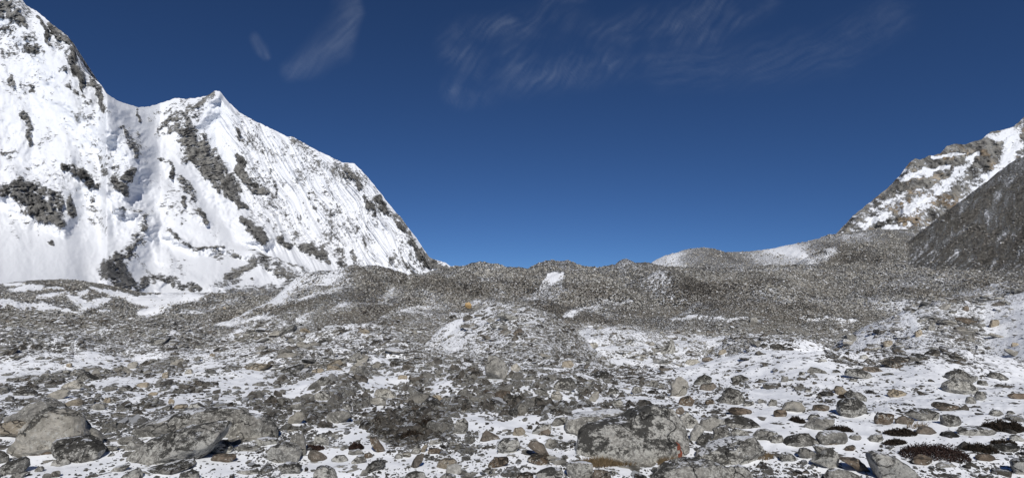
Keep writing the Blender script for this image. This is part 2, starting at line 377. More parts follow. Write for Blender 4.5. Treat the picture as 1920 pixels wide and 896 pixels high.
S = paint(S, 0.60, bl(960, 640, 150, 80), dC(25, 80))
S = paint(S, 0.80, bl(1180, 650, 130, 40, 8), dC(50, 120))
S = paint(S, 0.74, bl(1380, 660, 150, 30, 8), dC(40, 120))
S = paint(S, 0.30, bl(1440, 668, 75, 26, 15), dC(30, 60))
S = paint(S, 0.64, bl(1800, 620, 260, 70, -12), dC(50, 95))
S = paint(S, 0.70, smooth(1080, 1180, wx), dC(1, 38))
B = paint(B, 0.75, smooth(1180, 1300, wx)*dC(1, 38)); S = paint(S, 0.89, smooth(1230, 1420, wx-(wy-760)*0.3), dC(1, 38))
S = paint(S, 0.74, smooth(828, 856, wy)*(DD < 30))
S = paint(S, 0.84, bl(330, 880, 330, 26), dC(1, 12))
S = paint(S, 0.9, bl(640, 805, 55, 20, 8), dC(1, 18))
S = paint(S, 0.88, bl(720, 870, 120, 26), dC(1, 18))
S = paint(S, 0.35, bl(760, 800, 75, 38, 25), dC(1, 25)); B = paint(B, 0.85, bl(765, 800, 80, 38, 25), dC(1, 25))
S = paint(S, 0.55, bl(600, 770, 100, 32), dC(1, 25))
S = paint(S, 0.74, bl(1010, 770, 110, 60), dC(1, 34)); S = paint(S, 0.74, bl(850, 745, 240, 50), dC(8, 34)); S = paint(S, 0.68, bl(1000, 720, 120, 40), dC(12, 40))
B = paint(B, 0.45, bl(960, 770, 90, 30), dC(1, 34))
# middle distance
S = paint(S, 0.44, smooth(110, 150, DD))
S = paint(S, 0.30, bl(1350, 575, 420, 60), dC(105, 420)); B = paint(B, 0.35, bl(1330, 575, 420, 50), dC(105, 330))
S = paint(S, 0.42, bl(1700, 545, 260, 50), dC(140, 420)); T = paint(T, 0.75, bl(1700, 540, 280, 48), dC(140, 420)); B = paint(B, 0.0, bl(1700, 540, 280, 48), dC(140, 420))
B = paint(B, 1.0, bl(1350, 540, 100, 12, -3), dC(105, 420)); B = paint(B, 1.0, bl(1115, 604, 48, 7), dC(95, 200)); S = paint(S, 0.05, bl(1115, 604, 48, 7), dC(100, 200))
S = paint(S, 0.50, bl(560, 600, 480, 60), dC(100, 300)); T = paint(T, 0.35, bl(560, 590, 480, 60), dC(100, 300))
S = paint(S, 0.60, bl(715, 545, 38, 22, -30), dC(120, 300)); S = paint(S, 0.5, bl(790, 583, 30, 10, 30), dC(100, 300))
S = paint(S, 0.52, bl(700, 620, 50, 8, -10), dC(90, 300)); S = paint(S, 0.52, bl(830, 600, 45, 8, 25), dC(90, 300))
B = paint(B, 0.8, bl(850, 536, 85, 12, 5), dC(120, 290)); S = paint(S, 0.1, bl(850, 536, 85, 12, 5), dC(120, 290))
B = paint(B, 0.6, bl(690, 612, 35, 8, -15), dC(60, 300)); B = paint(B, 0.7, bl(460, 640, 50, 9), dC(60, 300))
B = paint(B, 0.85, bl(975, 545, 22, 22), dC(200, 330)); S = paint(S, 0.45, bl(925, 530, 40, 14), dC(200, 330))
T = paint(T, 0.5, bl(1050, 515, 260, 16), dC(240, 480)); 
S = paint(S, 0.52, stroke(wx, wy, [(1035,530),(1010,550),(990,565)], [8,12,6], .6), dC(130, 500)); T = paint(T, 1, stroke(wx, wy, [(1080,528),(1050,545),(1020,570)], [6,14,8], .6), dC(130, 450)); S = paint(S, .5, stroke(wx, wy, [(1080,528),(1050,545),(1020,570)], [6,14,8], .6), dC(130, 450)); B = paint(B, .95, bl(1108, 545, 36, 14, 10), dC(130, 450)); S = paint(S, .12, bl(1108, 545, 36, 14, 10), dC(130, 450)); B = paint(B, .9, stroke(wx, wy, [(1005,545),(1000,560),(1040,590)], [5,9,10], .6), dC(90, 450))
S = paint(S, 0.45, bl(1095, 575, 50, 9, -20), dC(140, 330))
for cx, cy, rx in ((1345, 597, 90), (1560, 596, 60), (1480, 577, 50), (1520, 637, 80)): S = paint(S, 0.8, bl(cx, cy, rx, 3.0), dC(60, 330))
for i, (pts, w, v) in enumerate([([(700,560),(740,572),(800,590),(850,612)], 5, .62), ([(600,640),(660,628),(730,622),(770,612)], 6, .62), ([(480,690),(560,668),(640,655)], 9, .66), ([(840,585),(870,592),(900,605)], 6, .7), ([(560,600),(600,603),(640,598)], 4, .6),
        ([(860,525),(900,532),(935,548)], 7, .6), ([(1180,560),(1120,575),(1060,590)], 5, .66), ([(1260,560),(1340,566),(1420,580)], 4, .5), ([(1450,560),(1540,566),(1640,560)], 5, .5), ([(300,600),(360,590),(420,600)], 5, .6), ([(130,640),(220,628),(300,640)], 6, .6)]):
    S = paint(S, v, stroke(wx, wy, pts, w, .9), dC(30, 420))
mfar = smooth(95, 140, DD)*(S < .9)
fa = fbm(U*DD/42, DD/60, 4, 301); fb = fbm(U*DD/30, DD/55, 4, 302)
S = S + .22*fa*mfar; B = np.clip(B + 1.2*np.clip(fb-.10, 0, 1)*mfar, 0, 1); T = np.clip(T + .9*np.clip(-fb-.05, 0, 1)*mfar, 0, 1)
for cx, cy, rx, ry, an in ((462,641,48,8,-4), (705,612,40,7,-14), (690,583,50,6,-8), (150,606,60,7,0), (1420,572,90,6,3), (1760,556,60,5,8), (540,575,60,7,-12), (760,640,40,7,0)):
    mk = bl(cx, cy, rx, ry, an, soft=.7)*dC(60, 420); B = paint(B, .85, mk); S = paint(S, .12, mk)
# right ridge, dome, scree slope
S = paint(S, 0.5, bl(1400, 485, 240, 30), dC(480, 1100)); T = paint(T, 0.6, bl(1400, 485, 240, 32), dC(480, 1100))
S = paint(S, 0.72, bl(1465, 468, 45, 9, 8), dC(480, 1100)); S = paint(S, 0.8, bl(1500, 480, 40, 6, 20), dC(480, 1100)); B = paint(B, 0.7, bl(1530, 470, 55, 11, -10), dC(480, 1100))
B = paint(B, 0.6, bl(1340, 477, 30, 5), dC(480, 1100))
S = paint(S, 0.15, bl(1640, 480, 130, 32), dC(380, 640)); T = paint(T, 0.55, bl(1640, 480, 130, 32), dC(380, 640))
S = paint(S, 0.66, bl(1540, 485, 40, 12, -42), dC(380, 640)); B = paint(B, 0.8, bl(1592, 483, 40, 14, -12), dC(380, 640)); S = paint(S, 0.08, bl(1592, 483, 40, 14, -12), dC(380, 640))
SS = smooth(-22, -8, (PX-1690)*0.76+(PY-474)*1.0)*smooth(1685, 1720, PX)*(1-smooth(490, 520, PY-0.02*(PX-1700)))*dC(260, 900)
dg = (PX*0.62+PY*0.78); dp = (PX*0.78-PY*0.62)
streak = fbm(dp/120, dg/5, 5, 91, .7)
S = paint(S, np.clip(0.38+0.55*streak, 0.02, .75), SS); T = paint(T, 0.0, SS); B = paint(B, np.clip(0.45-1.1*streak, 0, .8), SS)
# left valley floor with frozen snow ponds
LF = dC(260, 900)*(1-smooth(420, 560, PX))
S = paint(S, 0.40, LF); T = paint(T, 0.4, LF)
for cx, cy, rx, ry, an in ((35, 572, 62, 7, 6), (55, 597, 32, 6, -2), (5, 600, 14, 4, 0), (72, 612, 22, 4, -15), (20, 631, 30, 4, 0), (180, 569, 30, 7, -18), (145, 563, 25, 6, 30), (55, 540, 36, 5, -6), (98, 540, 18, 3, 0), (95, 553, 22, 4, -12),
        (262, 565, 30, 6, 12), (285, 582, 22, 8, -20), (330, 556, 42, 12, -6), (30, 533, 20, 3, 0), (235, 561, 14, 3, 20), (155, 549, 10, 4, -20), (115, 583, 40, 5, 8), (195, 582, 12, 3, 0)):
    mm = blob(wx*.5+PX*.5, wy*.4+PY*.6, cx, cy, rx*1.1, ry*1.15, an, .6); S = paint(S, 0.99, smooth(.4, .6, mm+.35*fbm(PX/16, PY/5, 4, 64)*smooth(0, .3, mm)), dC(110, 1100))
S = paint(S, 0.97, smooth(.4, .6, stroke(wx*.4+PX*.6, wy*.3+PY*.7, [(170,539),(215,550),(260,560),(310,558),(365,556),(385,548)], [3,5,6,7,9,4], .6)+.2*fbm(PX/16, PY/5, 4, 65)), dC(110, 1100))
S = paint(S, 0.9, stroke(PX, wy*.3+PY*.7, [(385,549),(450,541),(540,534),(600,531)], [3,2.5,2.5,2], .5), dC(200, 1100))
S = paint(S, 1.0, smooth(760, 1000, DD)*(1-smooth(1000, 1180, PX)))
S = paint(S, 0.5, bl(470, 545, 130, 16), dC(330, 900))
zx = np.gradient(Z, axis=1)/np.gradient(U*DD, axis=1)
ker = np.ones(9)/9; zx = np.apply_along_axis(lambda v: np.convolve(v, ker, 'same'), 1, zx); zx = np.apply_along_axis(lambda v: np.convolve(v, np.ones(5)/5, 'same'), 0, zx)
side = np.clip(zx*2.2, -1, 1)*smooth(22, 60, DD)*(1-.8*smooth(210, 280, DD)*(1-smooth(450, 500, DD)))*(1-SS)         # snow keeps to the slopes that fall left, the ones that fall right melt bare
S = np.where(S < .9, S + (0.12+.14*smooth(90, 130, DD))*np.maximum(side, 0)*(1-.3*B) + 0.20*np.minimum(side, 0), S)
B = np.clip(B + 0.9*np.maximum(-side-.25, 0)*smooth(60, 110, DD), 0, 1)
lamn = 2.0**np.round(np.log2(1.2+DD*.05)*2)/1.41; n_a = fbm(U*DD/2.2, DD/2.2, 6, 60, .6)*(1-smooth(30, 60, DD))+fbm(U*DD/9, DD/9, 6, 61, .62)*smooth(30, 60, DD)
midc = smooth(20, 30, DD)*(1-smooth(100, 130, DD)); S = np.where(midc > .5, np.minimum(S, .73), S)
S = S + (0.20-.10*smooth(18, 30, DD))*n_a*(S < .93)
S = paint(S, 0.99, bl(1040, 521, 23, 11, -8, soft=.35), dC(200, 700)); S = paint(S, 0.62, stroke(wx, wy, [(1030,532),(1008,550),(990,562)], [8,9,4], .6), dC(130, 500))
S = paint(S, .8, bl(1260, 488, 26, 5, -28, soft=.6), dC(480, 1100))
# cut the sheet into the near ground, the moraine beyond and the scree slope on the right
co = np.stack([U*DD, DD, Z], -1).reshape(-1, 3)
quads = grid_quads(NL, NU)
qD = DD[:-1, :-1].ravel(); qs = (SS[:-1, :-1].ravel() > 0.5)
def sub(name, sel, extra=None):
    q = quads[sel]; idx, inv = np.unique(q, return_inverse=True)
    c = co[idx]; q2 = inv.reshape(q.shape)
    at = {'snow': S.ravel()[idx], 'brown': B.ravel()[idx], 'light': T.ravel()[idx]}
    if extra:
        n = len(c); ec, eq = extra; c = np.vstack([c, ec]); q2 = np.vstack([q2, eq+n])
        at = {k: np.concatenate([v, np.full(len(ec), {'snow': .6, 'brown': 0, 'light': 0}[k])]) for k, v in at.items()}
    return tag(link(name, mesh_np(name, c, q2, attrs=at, mat=M_ground)), kind='structure')
gx, gy = np.meshgrid(np.linspace(-60, 60, 41), np.linspace(-60, 2.99, 31))
gz = -3.17+0.08*pn(gx/3, gy/3, 2)*smooth(3, -2, gy)
plate = (np.stack([gx, gy, gz], -1).reshape(-1, 3), grid_quads(31, 41))
sub('ground', qD < 120, plate)
sub('moraine', (qD >= 120) & ~qs)
tag(sub('scree_slope', (qD >= 120) & qs), 'dark grey scree slope streaked with thin snow at right')

# ------------------------------------------------------------------ mountains
def relief(name, label, mat, x0, x1, crest, dcrest, cot, ybot, feat, stepx=1.7, stepy=1.7, back=1):
    xs = np.arange(x0, x1, stepx)
    S0 = np.interp(xs, [c[0] for c in crest], [c[1] for c in crest])
    S0 = S0 + 1.6*fbm(xs/9, xs*0+3, 4, 5)
    nr = int((ybot-min(S0.min(), 0)*0.6)/stepy)
    t = np.linspace(0, 1, nr)[:, None]
    PYm = S0[None, :]+(ybot-S0[None, :])*t; PXm = np.broadcast_to(xs[None, :], PYm.shape)
    Dc = np.interp(xs, [c[0] for c in dcrest], [c[1] for c in dcrest])[None, :]
    # integrate slope downwards: depth shrinks by cot(slope) times the height dropped
    pad = 18; kk = np.hanning(2*pad+1); kk /= kk.sum(); S1 = np.convolve(np.pad(S0, pad, mode='edge'), kk, 'valid')
    cots = cot(PXm, PYm); dpy = np.diff(PYm, axis=0, prepend=PYm[:1])
    D = Dc - np.cumsum(dpy*cots, axis=0)*Dc/FX
    D = D - (S0-S1)[None, :]*cots[:1]*Dc/FX
    dep, rock, tone = feat(PXm, PYm, S0[None, :]+0*PYm)
    fade = smooth(0, 14, PYm-S0[None, :])
    D = D + dep*(0.25+0.75*fade)
    D = np.maximum(D, 700)
    P = np.stack([(PXm-960)/FX*D, D, (HY-PYm)/FX*D], -1)
    # far side of the ridge: real thickness behind the crest
    rows = [P[0] + np.array([(xs-960)/FX*0+0, np.full(xs.shape, 1.0)*d, -0.9*d*np.ones(xs.shape)]).T for d in (1200, 600, 250, 80, 20)]
    P = np.concatenate([np.array(rows), P], 0)
    rock = np.concatenate([np.repeat(rock[:1], 5, 0), rock], 0); tone = np.concatenate([np.repeat(tone[:1], 5, 0), tone], 0)
    me = mesh_np(name, P.reshape(-1, 3), grid_quads(P.shape[0], P.shape[1], flip=True), attrs={'rock': rock, 'tone': tone}, mat=mat)
    return tag(link(name, me), label, kind='structure')

crestL = [(-700,-420),(-300,-260),(-120,-120),(0,-22),(40,-2),(48,10),(56,14),(75,26),(100,48),(125,66),(138,82),(145,105),(152,125),(160,135),(175,146),(190,160),(198,175),(212,184),(222,190),(240,196),(262,202),(280,200),(310,191),(328,184),(350,186),(385,181),(405,170),(412,171),(425,188),(450,212),(480,228),(520,247),(540,257),(548,256),(562,264),(590,280),(615,292),(640,304),(665,307),(680,322),(700,345),(715,364),(735,390),(752,408),(768,430),(782,448),(795,468),(806,483),(820,488),(835,492),(846,500),(856,512),(870,520),(900,560)]
dcL = [(-700,2250),(0,2380),(60,2370),(200,2180),(300,2600),(405,2780),(560,2700),(700,2580),(855,2400),(900,2400)]
def cotL(px, py):
    c = np.full(px.shape, 0.80)
    c = c + 1.3*smooth(430, 530, py+0.0*px)*(1-smooth(560, 700, px))
    c = c + 0.9*stroke(px, py, [(215, 190), (260, 250), (330, 320), (400, 385), (500, 450), (620, 520)], [22, 30, 40, 40, 40, 40])
    c = c + 1.2*blob(px, py, 60, 480, 170, 60)
    return c
def featL(px, py, S0):
    wx = px+6*pn(px/22, py/22, 1)+2.5*pn(px/7, py/7, 2); wy = py+6*pn(px/22, py/22, 3)+2.5*pn(px/7, py/7, 4)
    dep = np.zeros(px.shape); rock = np.zeros(px.shape); tone = np.full(px.shape, 0.45)
    # fluted face falling right from the pointed peak
    face = smooth(395, 470, px+0.0*py-(py-180)*0.42+0)*smooth(0, 1, 1)
    face = smooth(380, 440, px-(py-170)*0.25)*(1-smooth(500, 545, py-(px-600)*0.02))
    q = px-py*0.60+10*pn(px/60, py/60, 21); l = px*0.6+py
    fl = ridged(q/26, l/420, 3, 31); fl2 = ridged(q/9, l/150, 3, 36)
    dep -= face*(50*fl+20*fl2)
    # buttresses on the big mountain at left
    A = 1-smooth(190, 330, px-(py-190)*0.35)
    q2 = px-py*0.45+30*pn(px/70, py/70, 22)
    dep -= A*(26*ridged(q2/90, py/150, 3, 33)+9*fbm(px/24, py/24, 5, 34, .55))*(1-.6*smooth(400, 460, py))
    dep -= 6*fbm(px/30, py/30, 5, 35)
    def rib(pts, w, amp):
        nonlocal dep; dep = dep-amp*stroke(wx, wy, pts, w, 0.95)
    rib([(0,10),(60,60),(100,120),(160,200),(190,240)], 26, 60)
    rib([(205,190),(225,240),(255,290),(240,330),(228,362)], [14,22,26,24,18], 75)
    rib([(405,172),(380,200),(345,240),(360,290),(400,330),(440,370),(470,430),(495,452)], [10,24,30,34,28,24,22,14], 95)
    rib([(408,172),(440,240),(470,320),(500,400),(520,450)], 16, 45)
    rib([(20,350),(70,380),(110,415)], [24,34,20], 60)
    rib([(130,300),(170,330),(190,345)], 16, 30)
    rib([(318,310),(345,345),(375,400),(388,415)], [10,14,12,8], 30)
    # moraine cones at its foot
    rib([(225,392),(262,400),(275,425),(250,460),(235,480),(200,510),(240,540)], [10,14,20,26,26,24,16], 60)
    rib([(275,430),(300,470),(320,500),(300,530)], [8,10,10,10], 26)
    rib([(310,440),(370,468),(430,465),(480,480),(490,500),(460,530),(400,540)], [7,8,8,9,12,14,12], 34)
    rib([(480,480),(540,500),(600,530),(640,540)], [10,12,12,10], 24)
    rib([(250,545),(330,520),(420,535)], 9, 18)
    en = fbm((px*.9-py*.45)/9, (py+px*.3)/15, 5, 66, .7)
    def R(m, v, tn=None):
        nonlocal rock, tone
        m = np.clip(m+0.75*en*smooth(0, .35, m)*(1.15-m), 0, 1)
        rock = np.maximum(rock, m*min(v, .78))
        if tn is not None: tone = tone*(1-m)+tn*m
    def bb(cx, cy, rx, ry, an=0, v=1.0, tn=None, soft=.7): R(blob(wx, wy, cx, cy, rx, ry, an, max(soft,.65)), v, tn)
    def ss(pts, w, v=1.0, tn=None, soft=.7): R(stroke(wx, wy, pts, w, max(soft,.65)), v, tn)
    # top left summit
    ss([(0,12),(28,30),(52,48)], [20,16,8], .72, .55); bb(10,58,18,12,20,.6,.5); bb(14,98,22,14,0,.55,.5); bb(60,92,24,14,10,.66,.55); bb(58,70,16,10,0,.55,.5); bb(30,20,40,40,30,.5,.5,.8); bb(20,75,45,55,0,.42,.5,.7)
    ss([(70,32),(85,60),(95,88)], [4,5,3], .8, .2); ss([(95,52),(115,68),(135,80)], [10,12,10], .82, .75)
    ss([(132,98),(142,125),(155,155)], [13,13,10], .92, .1); ss([(140,140),(155,168)], [4,3], .95, .05); bb(175,155,18,12,50,.6,.3); ss([(185,170),(193,205)], [7,5], .8, .15); bb(110,85,14,10,30,.5,.6)
    bb(20,153,13,13,0,.62,.5); bb(55,165,22,16,0,.5,.5); bb(118,130,14,10,0,.5,.6); bb(70,142,30,12,10,.38,.6); bb(90,180,14,9,0,.4,.6); bb(35,165,50,20,0,.34,.5,.8)
    bb(160,220,36,20,30,.42,.8,.6); bb(165,190,20,8,20,.42,.7); ss([(125,160),(170,195)], 7, .5, .6)
    ss([(45,215),(55,245),(58,275)], [8,10,6], .66, .5); bb(8,285,14,8,0,.6,.3); bb(20,290,22,10,0,.45,.4)
    bb(80,330,50,60,60,.33,.8,.6); bb(180,300,60,70,50,.33,.7,.6)
    # dark cliffs at left
    ss([(4,356),(35,352),(62,378),(90,400),(112,418)], [12,22,26,22,9], 1.0, .28, .3); ss([(68,350),(105,370),(116,395)], [10,13,11], .66, .3)
    ss([(130,375),(136,400)], [10,8], .7, .3); bb(170,372,12,8,0,.55,.4); bb(174,392,14,9,0,.55,.4); bb(175,420,12,10,0,.45,.4); bb(150,330,26,16,0,.36,.5)
    ss([(122,312),(150,322),(170,340),(178,352)], [8,10,9,6], .72, .3); ss([(225,240),(245,262),(256,292)], [5,8,8], .7, .3); ss([(248,318),(238,335)], [8,10], .9, .2); ss([(212,340),(230,355),(240,365)], [10,11,6], .82, .2)
    ss([(190,292),(195,325)], [5,6], .6, .3); bb(205,310,40,35,60,.42,.5,.6); bb(250,265,22,45,-30,.40,.6,.6)
    ss([(305,298),(322,312)], 5, .62, .3); ss([(322,318),(325,332)], 5, .85, .1); ss([(330,330),(350,350),(365,370)], [8,10,6], .6, .6); ss([(343,372),(347,388)], [6,6], .85, .15); ss([(375,395),(386,416)], [7,6], .8, .15); bb(330,400,18,26,-40,.42,.6); bb(355,385,30,18,40,.42,.6)
    bb(308,382,14,10,0,.46,.8); ss([(258,208),(262,225)], 4, .6, .3)
    # rock of the pointed peak
    ss([(400,176),(370,198),(330,220),(300,240)], [4,10,12,5], .62, .75); ss([(352,187),(318,205),(280,222)], [5,8,6], .44, .75); bb(340,232,50,12,-28,.6,.6)
    ss([(345,250),(365,280),(385,300),(412,330),(432,350),(448,385)], [18,28,28,24,20,9], 1.0, .62, .3); bb(362,245,24,12,20,.6,.6)
    ss([(446,290),(452,325),(475,350),(500,360)], [5,10,12,8], .82, .25); bb(455,310,8,18,-10,.95,.15); bb(470,330,50,30,60,.36,.4,.6); ss([(505,320),(520,370)], [5,4], .6, .3)
    ss([(436,350),(450,378),(462,390)], [6,8,5], .9, .15); ss([(445,240),(452,258)], 5, .7, .3); ss([(460,280),(500,340),(540,420)], [8,12,8], .38, .4, .7)
    ss([(455,410),(480,432),(495,450)], [9,15,9], .88, .25); ss([(525,450),(545,460)], [9,7], .8, .25); ss([(570,465),(600,475),(612,490)], [9,14,7], .82, .25); ss([(635,470),(645,500)], [10,8], .62, .3); ss([(660,470),(665,495)], [7,7], .6, .3)
    ss([(470,400),(560,450),(640,480)], [14,14,14], .40, .4, .7); ss([(735,490),(760,500)], [10,12], .5, .4)
    bb(612,365,12,10,0,.5,.4); bb(585,370,12,8,50,.5,.4); bb(620,400,12,14,0,.55,.4); bb(665,430,10,14,0,.5,.4); bb(595,395,16,6,50,.5,.5); bb(640,420,70,50,50,.33,.4,.7)
    bb(652,318,14,6,20,.8,.5); ss([(655,325),(672,350)], [9,9], .72, .4); ss([(640,318),(650,345)], [4,4], .6, .4); ss([(685,370),(700,395)], [7,9], .72, .45); ss([(705,372),(722,395)], [8,9], .78, .35); ss([(732,400),(755,425),(775,455)], [7,9,9], .62, .45, .6)
    ss([(780,465),(800,490),(830,505)], [8,9,7], .75, .3); ss([(805,486),(852,510)], [6,5], .85, .2); ss([(548,262),(575,280),(590,292)], [5,7,5], .55, .5); ss([(750,440),(770,480),(790,500)], [8,8,8], .45, .4)
    # moraine cones
    ss([(272,408),(266,435),(250,462),(232,486),(212,508),(245,528)], [10,13,14,16,20,16], .56, .75); ss([(262,450),(240,478),(215,505)], [4,7,10], .72, .4); ss([(225,395),(255,392),(275,410)], [8,6,5], .46, .9); ss([(222,482),(208,505),(228,522),(252,532)], [12,22,22,10], .98, .10, .35); ss([(248,478),(275,505),(285,515)], [4,8,5], .42, .6)
    ss([(256,545),(275,525),(300,518),(340,535),(370,540)], [8,10,10,8,6], .66, .4); ss([(262,540),(278,527)], [5,5], .95, .05)
    ss([(316,432),(340,452),(370,468),(420,462)], [5,7,4,3], .62, .6); ss([(405,475),(410,485)], 12, .5, .7); ss([(430,475),(445,480)], 9, .5, .7); ss([(478,490),(455,505),(425,520)], [10,12,9], .66, .6); ss([(480,478),(505,495),(540,515),(570,535)], [5,14,16,14], .60, .5); ss([(470,470),(540,495),(620,525)], [2.5,2.5,3], .6, .6)
    bb(335,500,30,22,0,.36,.7,.7); bb(430,530,40,8,-8,.55,.5); bb(120,380,8,5,0,.5,.4); bb(94,457,6,3,0,.9,.2); ss([(45,410),(75,435)], [8,6], .4, .7)
    n = fbm(px/14, py/14, 5, 71, .62); nf = fbm(q/7, l/40, 4, 72, .6)
    ss([(395,556),(450,545),(520,540),(600,532)], [6,9,10,8], .56, .5); bb(560,528,60,14,20,.48,.6); bb(590,515,40,14,25,.42,.6); bb(440,548,50,7,-8,.6,.4)
    specks = np.maximum(0.16+0.22*n+0.26*fbm(px/55, py/55, 2, 73), face*(0.33+0.26*nf+0.22*fbm(px/50, py/50, 3, 74)))*(1-0.9*smooth(435, 500, py)*(1-smooth(560, 700, px)))
    glac = stroke(px, py, [(215, 195), (260, 245), (320, 300), (400, 370), (470, 430)], [10, 16, 22, 22, 22], .7)
    specks = specks*(1-glac)
    rock = np.where(rock > 0.3, rock+0.30*n-0.75*np.clip(ridged((px*.25+py)/8, (px-py*.3)/34, 3, 68)-.62, 0, 1), rock)
    rock = np.maximum(rock, specks*0.95)
    dep += -10*smooth(.45, .8, rock)*(1+1.6*ridged(q/12, l/70, 3, 77)) - 3.0*fbm(px/6, py/6, 3, 78)*smooth(.2, .7, rock)
    return dep, rock, tone
relief('snow_mountain', 'snow covered mountain with pointed peak and dark rock bands at left', M_left, -560, 892, crestL, dcL, cotL, 610, featL)

crestR = [(1500,475),(1560,446),(1570,436),(1585,420),(1600,404),(1640,372),(1665,352),(1690,326),(1705,305),(1716,297),(1725,300),(1740,293),(1762,289),(1775,274),(1790,270),(1812,271),(1822,266),(1840,262),(1858,247),(1880,244),(1900,238),(1912,228),(1920,219),(1950,205),(2050,140),(2400,-60)]
dcR = [(1500,1500),(1570,1550),(1720,1700),(1920,1900),(2400,2000)]
def cotR(px, py): return np.full(px.shape, 0.95)
def featR(px, py, S0):
    wx = px+5*pn(px/20, py/20, 11)+2*pn(px/7, py/7, 12); wy = py+5*pn(px/20, py/20, 13)+2*pn(px/7, py/7, 14)
    n = fbm(px/15, py/12, 5, 81, .62)
    dep = -34*ridged((px+py*0.9)/70, (px-py)/260, 4, 82)-14*fbm(px/25, py/25, 5, 83)
    rock = 0.57+0.34*n; tone = np.full(px.shape, 0.9)
    en = fbm(px/10, py/9, 5, 67, .7)
    def R(m, v, tn=None):
        nonlocal rock, tone
        m = np.clip(m+0.7*en*smooth(0, .35, m)*(1.15-m), 0, 1)
        rock = rock*(1-m)+(min(v, .74)+0.34*n)*m
        if tn is not None: tone = tone*(1-m)+tn*m
    def bb(cx, cy, rx, ry, an=0, v=1.0, tn=None, soft=.7): R(blob(wx, wy, cx, cy, rx, ry, an, max(soft,.65)), v, tn)
    def ss(pts, w, v=1.0, tn=None, soft=.7): R(stroke(wx, wy, pts, w, max(soft,.65)), v, tn)
    ss([(1715,305),(1760,296),(1815,280)], [10,12,14], .95, .75); bb(1785,310,35,10,-12,.95,.4); bb(1745,310,26,12,-15,.9,.85)
    bb(1680,352,14,12,0,.95,.8); bb(1742,345,20,10,-15,.95,.8); ss([(1665,355),(1700,348)], [12,9], .85, .5); bb(1755,325,18,7,-10,.9,.6); bb(1712,340,12,12,0,.8,.5)
    bb(1855,288,36,22,-20,.88,.65); bb(1840,300,25,14,-30,.85,.35); bb(1840,270,20,8,-10,.8,.4); bb(1905,270,16,16,0,.6,.5)
    bb(1820,345,14,10,-20,.5,.5); bb(1780,375,30,16,-30,.66,.7); ss([(1575,432),(1600,412),(1640,380)], [3,4,4], .62, .5)
    bb(1655,418,14,9,0,.8,.6); bb(1695,415,14,7,0,.8,.6); bb(1720,395,22,7,-5,.75,.95); bb(1752,402,10,5,0,.8,.5); bb(1640,395,26,14,-35,.5,.5)
    ss([(1885,250),(1900,275),(1885,310),(1855,345),(1810,385),(1795,400)], [12,14,12,13,11,7], .2, None, .35); ss([(1830,290),(1790,330),(1750,365),(1700,395)], [6,9,10,14], .30, None, .5)
    ss([(1735,318),(1780,314)], [4,4], .05); ss([(1690,335),(1740,325)], [6,6], .2); ss([(1690,375),(1650,400),(1610,425)], [14,12,10], .46); ss([(1850,248),(1875,262),(1900,250)], [6,5,10], .15); bb(1890,330,30,14,-30,.25)
    ss([(1750,298),(1810,288)], [2.5,2.5], .1); bb(1680,425,22,4,-5,.1); bb(1640,412,30,5,-20,.15)
    dep += -8*smooth(.5, .95, rock)*(1+1.3*fbm(px/9, py/7, 4, 87))
    return dep, rock, tone
relief('rocky_mountain', 'snow dusted rocky mountain with tan cliffs rising behind the scree slope', M_right, 1500, 2380, crestR, dcR, cotR, 480, featR)

# ------------------------------------------------------------------ rocks
def ico(sub):
    bm = bmesh.new(); bmesh.ops.create_icosphere(bm, subdivisions=sub, radius=1.0)
    v = np.array([x.co[:] for x in bm.verts]); f = np.array([[x.index for x in q.verts] for q in bm.faces]); bm.free(); return v, f
ICO = {k: ico(k) for k in (1, 2, 3, 4, 5)}
def n3(P, s, seed):
    x, y, z = P[:, 0]*s, P[:, 1]*s, P[:, 2]*s
    return (pn(x+seed*1.3, y+z*.5, seed)+pn(y-seed, z+x*.4, seed+1)+pn(z+seed*.7, x-y*.3, seed+2))*0.58
def clip(P, nrm, off):
    d = P@nrm-off; d = np.where(d > 0, d, 0)
    return P-d[:, None]*nrm[None, :]*0.94
def rock_mesh(name, sub, seed, flat=0.7, cuts=9, rough=0.05):
    r = np.random.default_rng(seed); v, f = ICO[sub]; P = v*np.array([1, r.uniform(.7, 1), flat])
    for k in range(cuts):
        n = r.normal(size=3); n /= np.linalg.norm(n)
        sup = (P@n).max(); P = clip(P, n, sup*r.uniform(.52, .82))
    nn = P/np.linalg.norm(P, axis=1)[:, None]
    P = P+nn*(rough*1.6*n3(P, 1.6, seed)+rough*n3(P, 4, seed+5))[:, None]
    return mesh_np(name, P, None, f, smooth_=False)
def poly_rad(pts, th):
    pts = np.array(pts, float); a = pts; b = np.roll(pts, -1, 0)
    A = (a[:, 0]*b[:, 1]-b[:, 0]*a[:, 1]); s = A.sum()/2
    cx = ((a[:, 0]+b[:, 0])*A).sum()/(6*s); cy = ((a[:, 1]+b[:, 1])*A).sum()/(6*s)
    a = a-[cx, cy]; b = b-[cx, cy]; out = np.zeros(len(th))
    for (x0, y0), (x1, y1) in zip(a, b):
        dx, dy = np.cos(th), -np.sin(th); ex, ey = x1-x0, y1-y0
        den = dx*ey-dy*ex; den = np.where(abs(den) < 1e-9, 1e-9, den)
        t = (x0*ey-y0*ex)/den; u = (x0*dy-y0*dx)/den
        out = np.where((t > 0) & (u >= -1e-6) & (u <= 1+1e-6), np.maximum(out, t), out)
    return cx, cy, np.maximum(out, 1.0)
CAPS = []
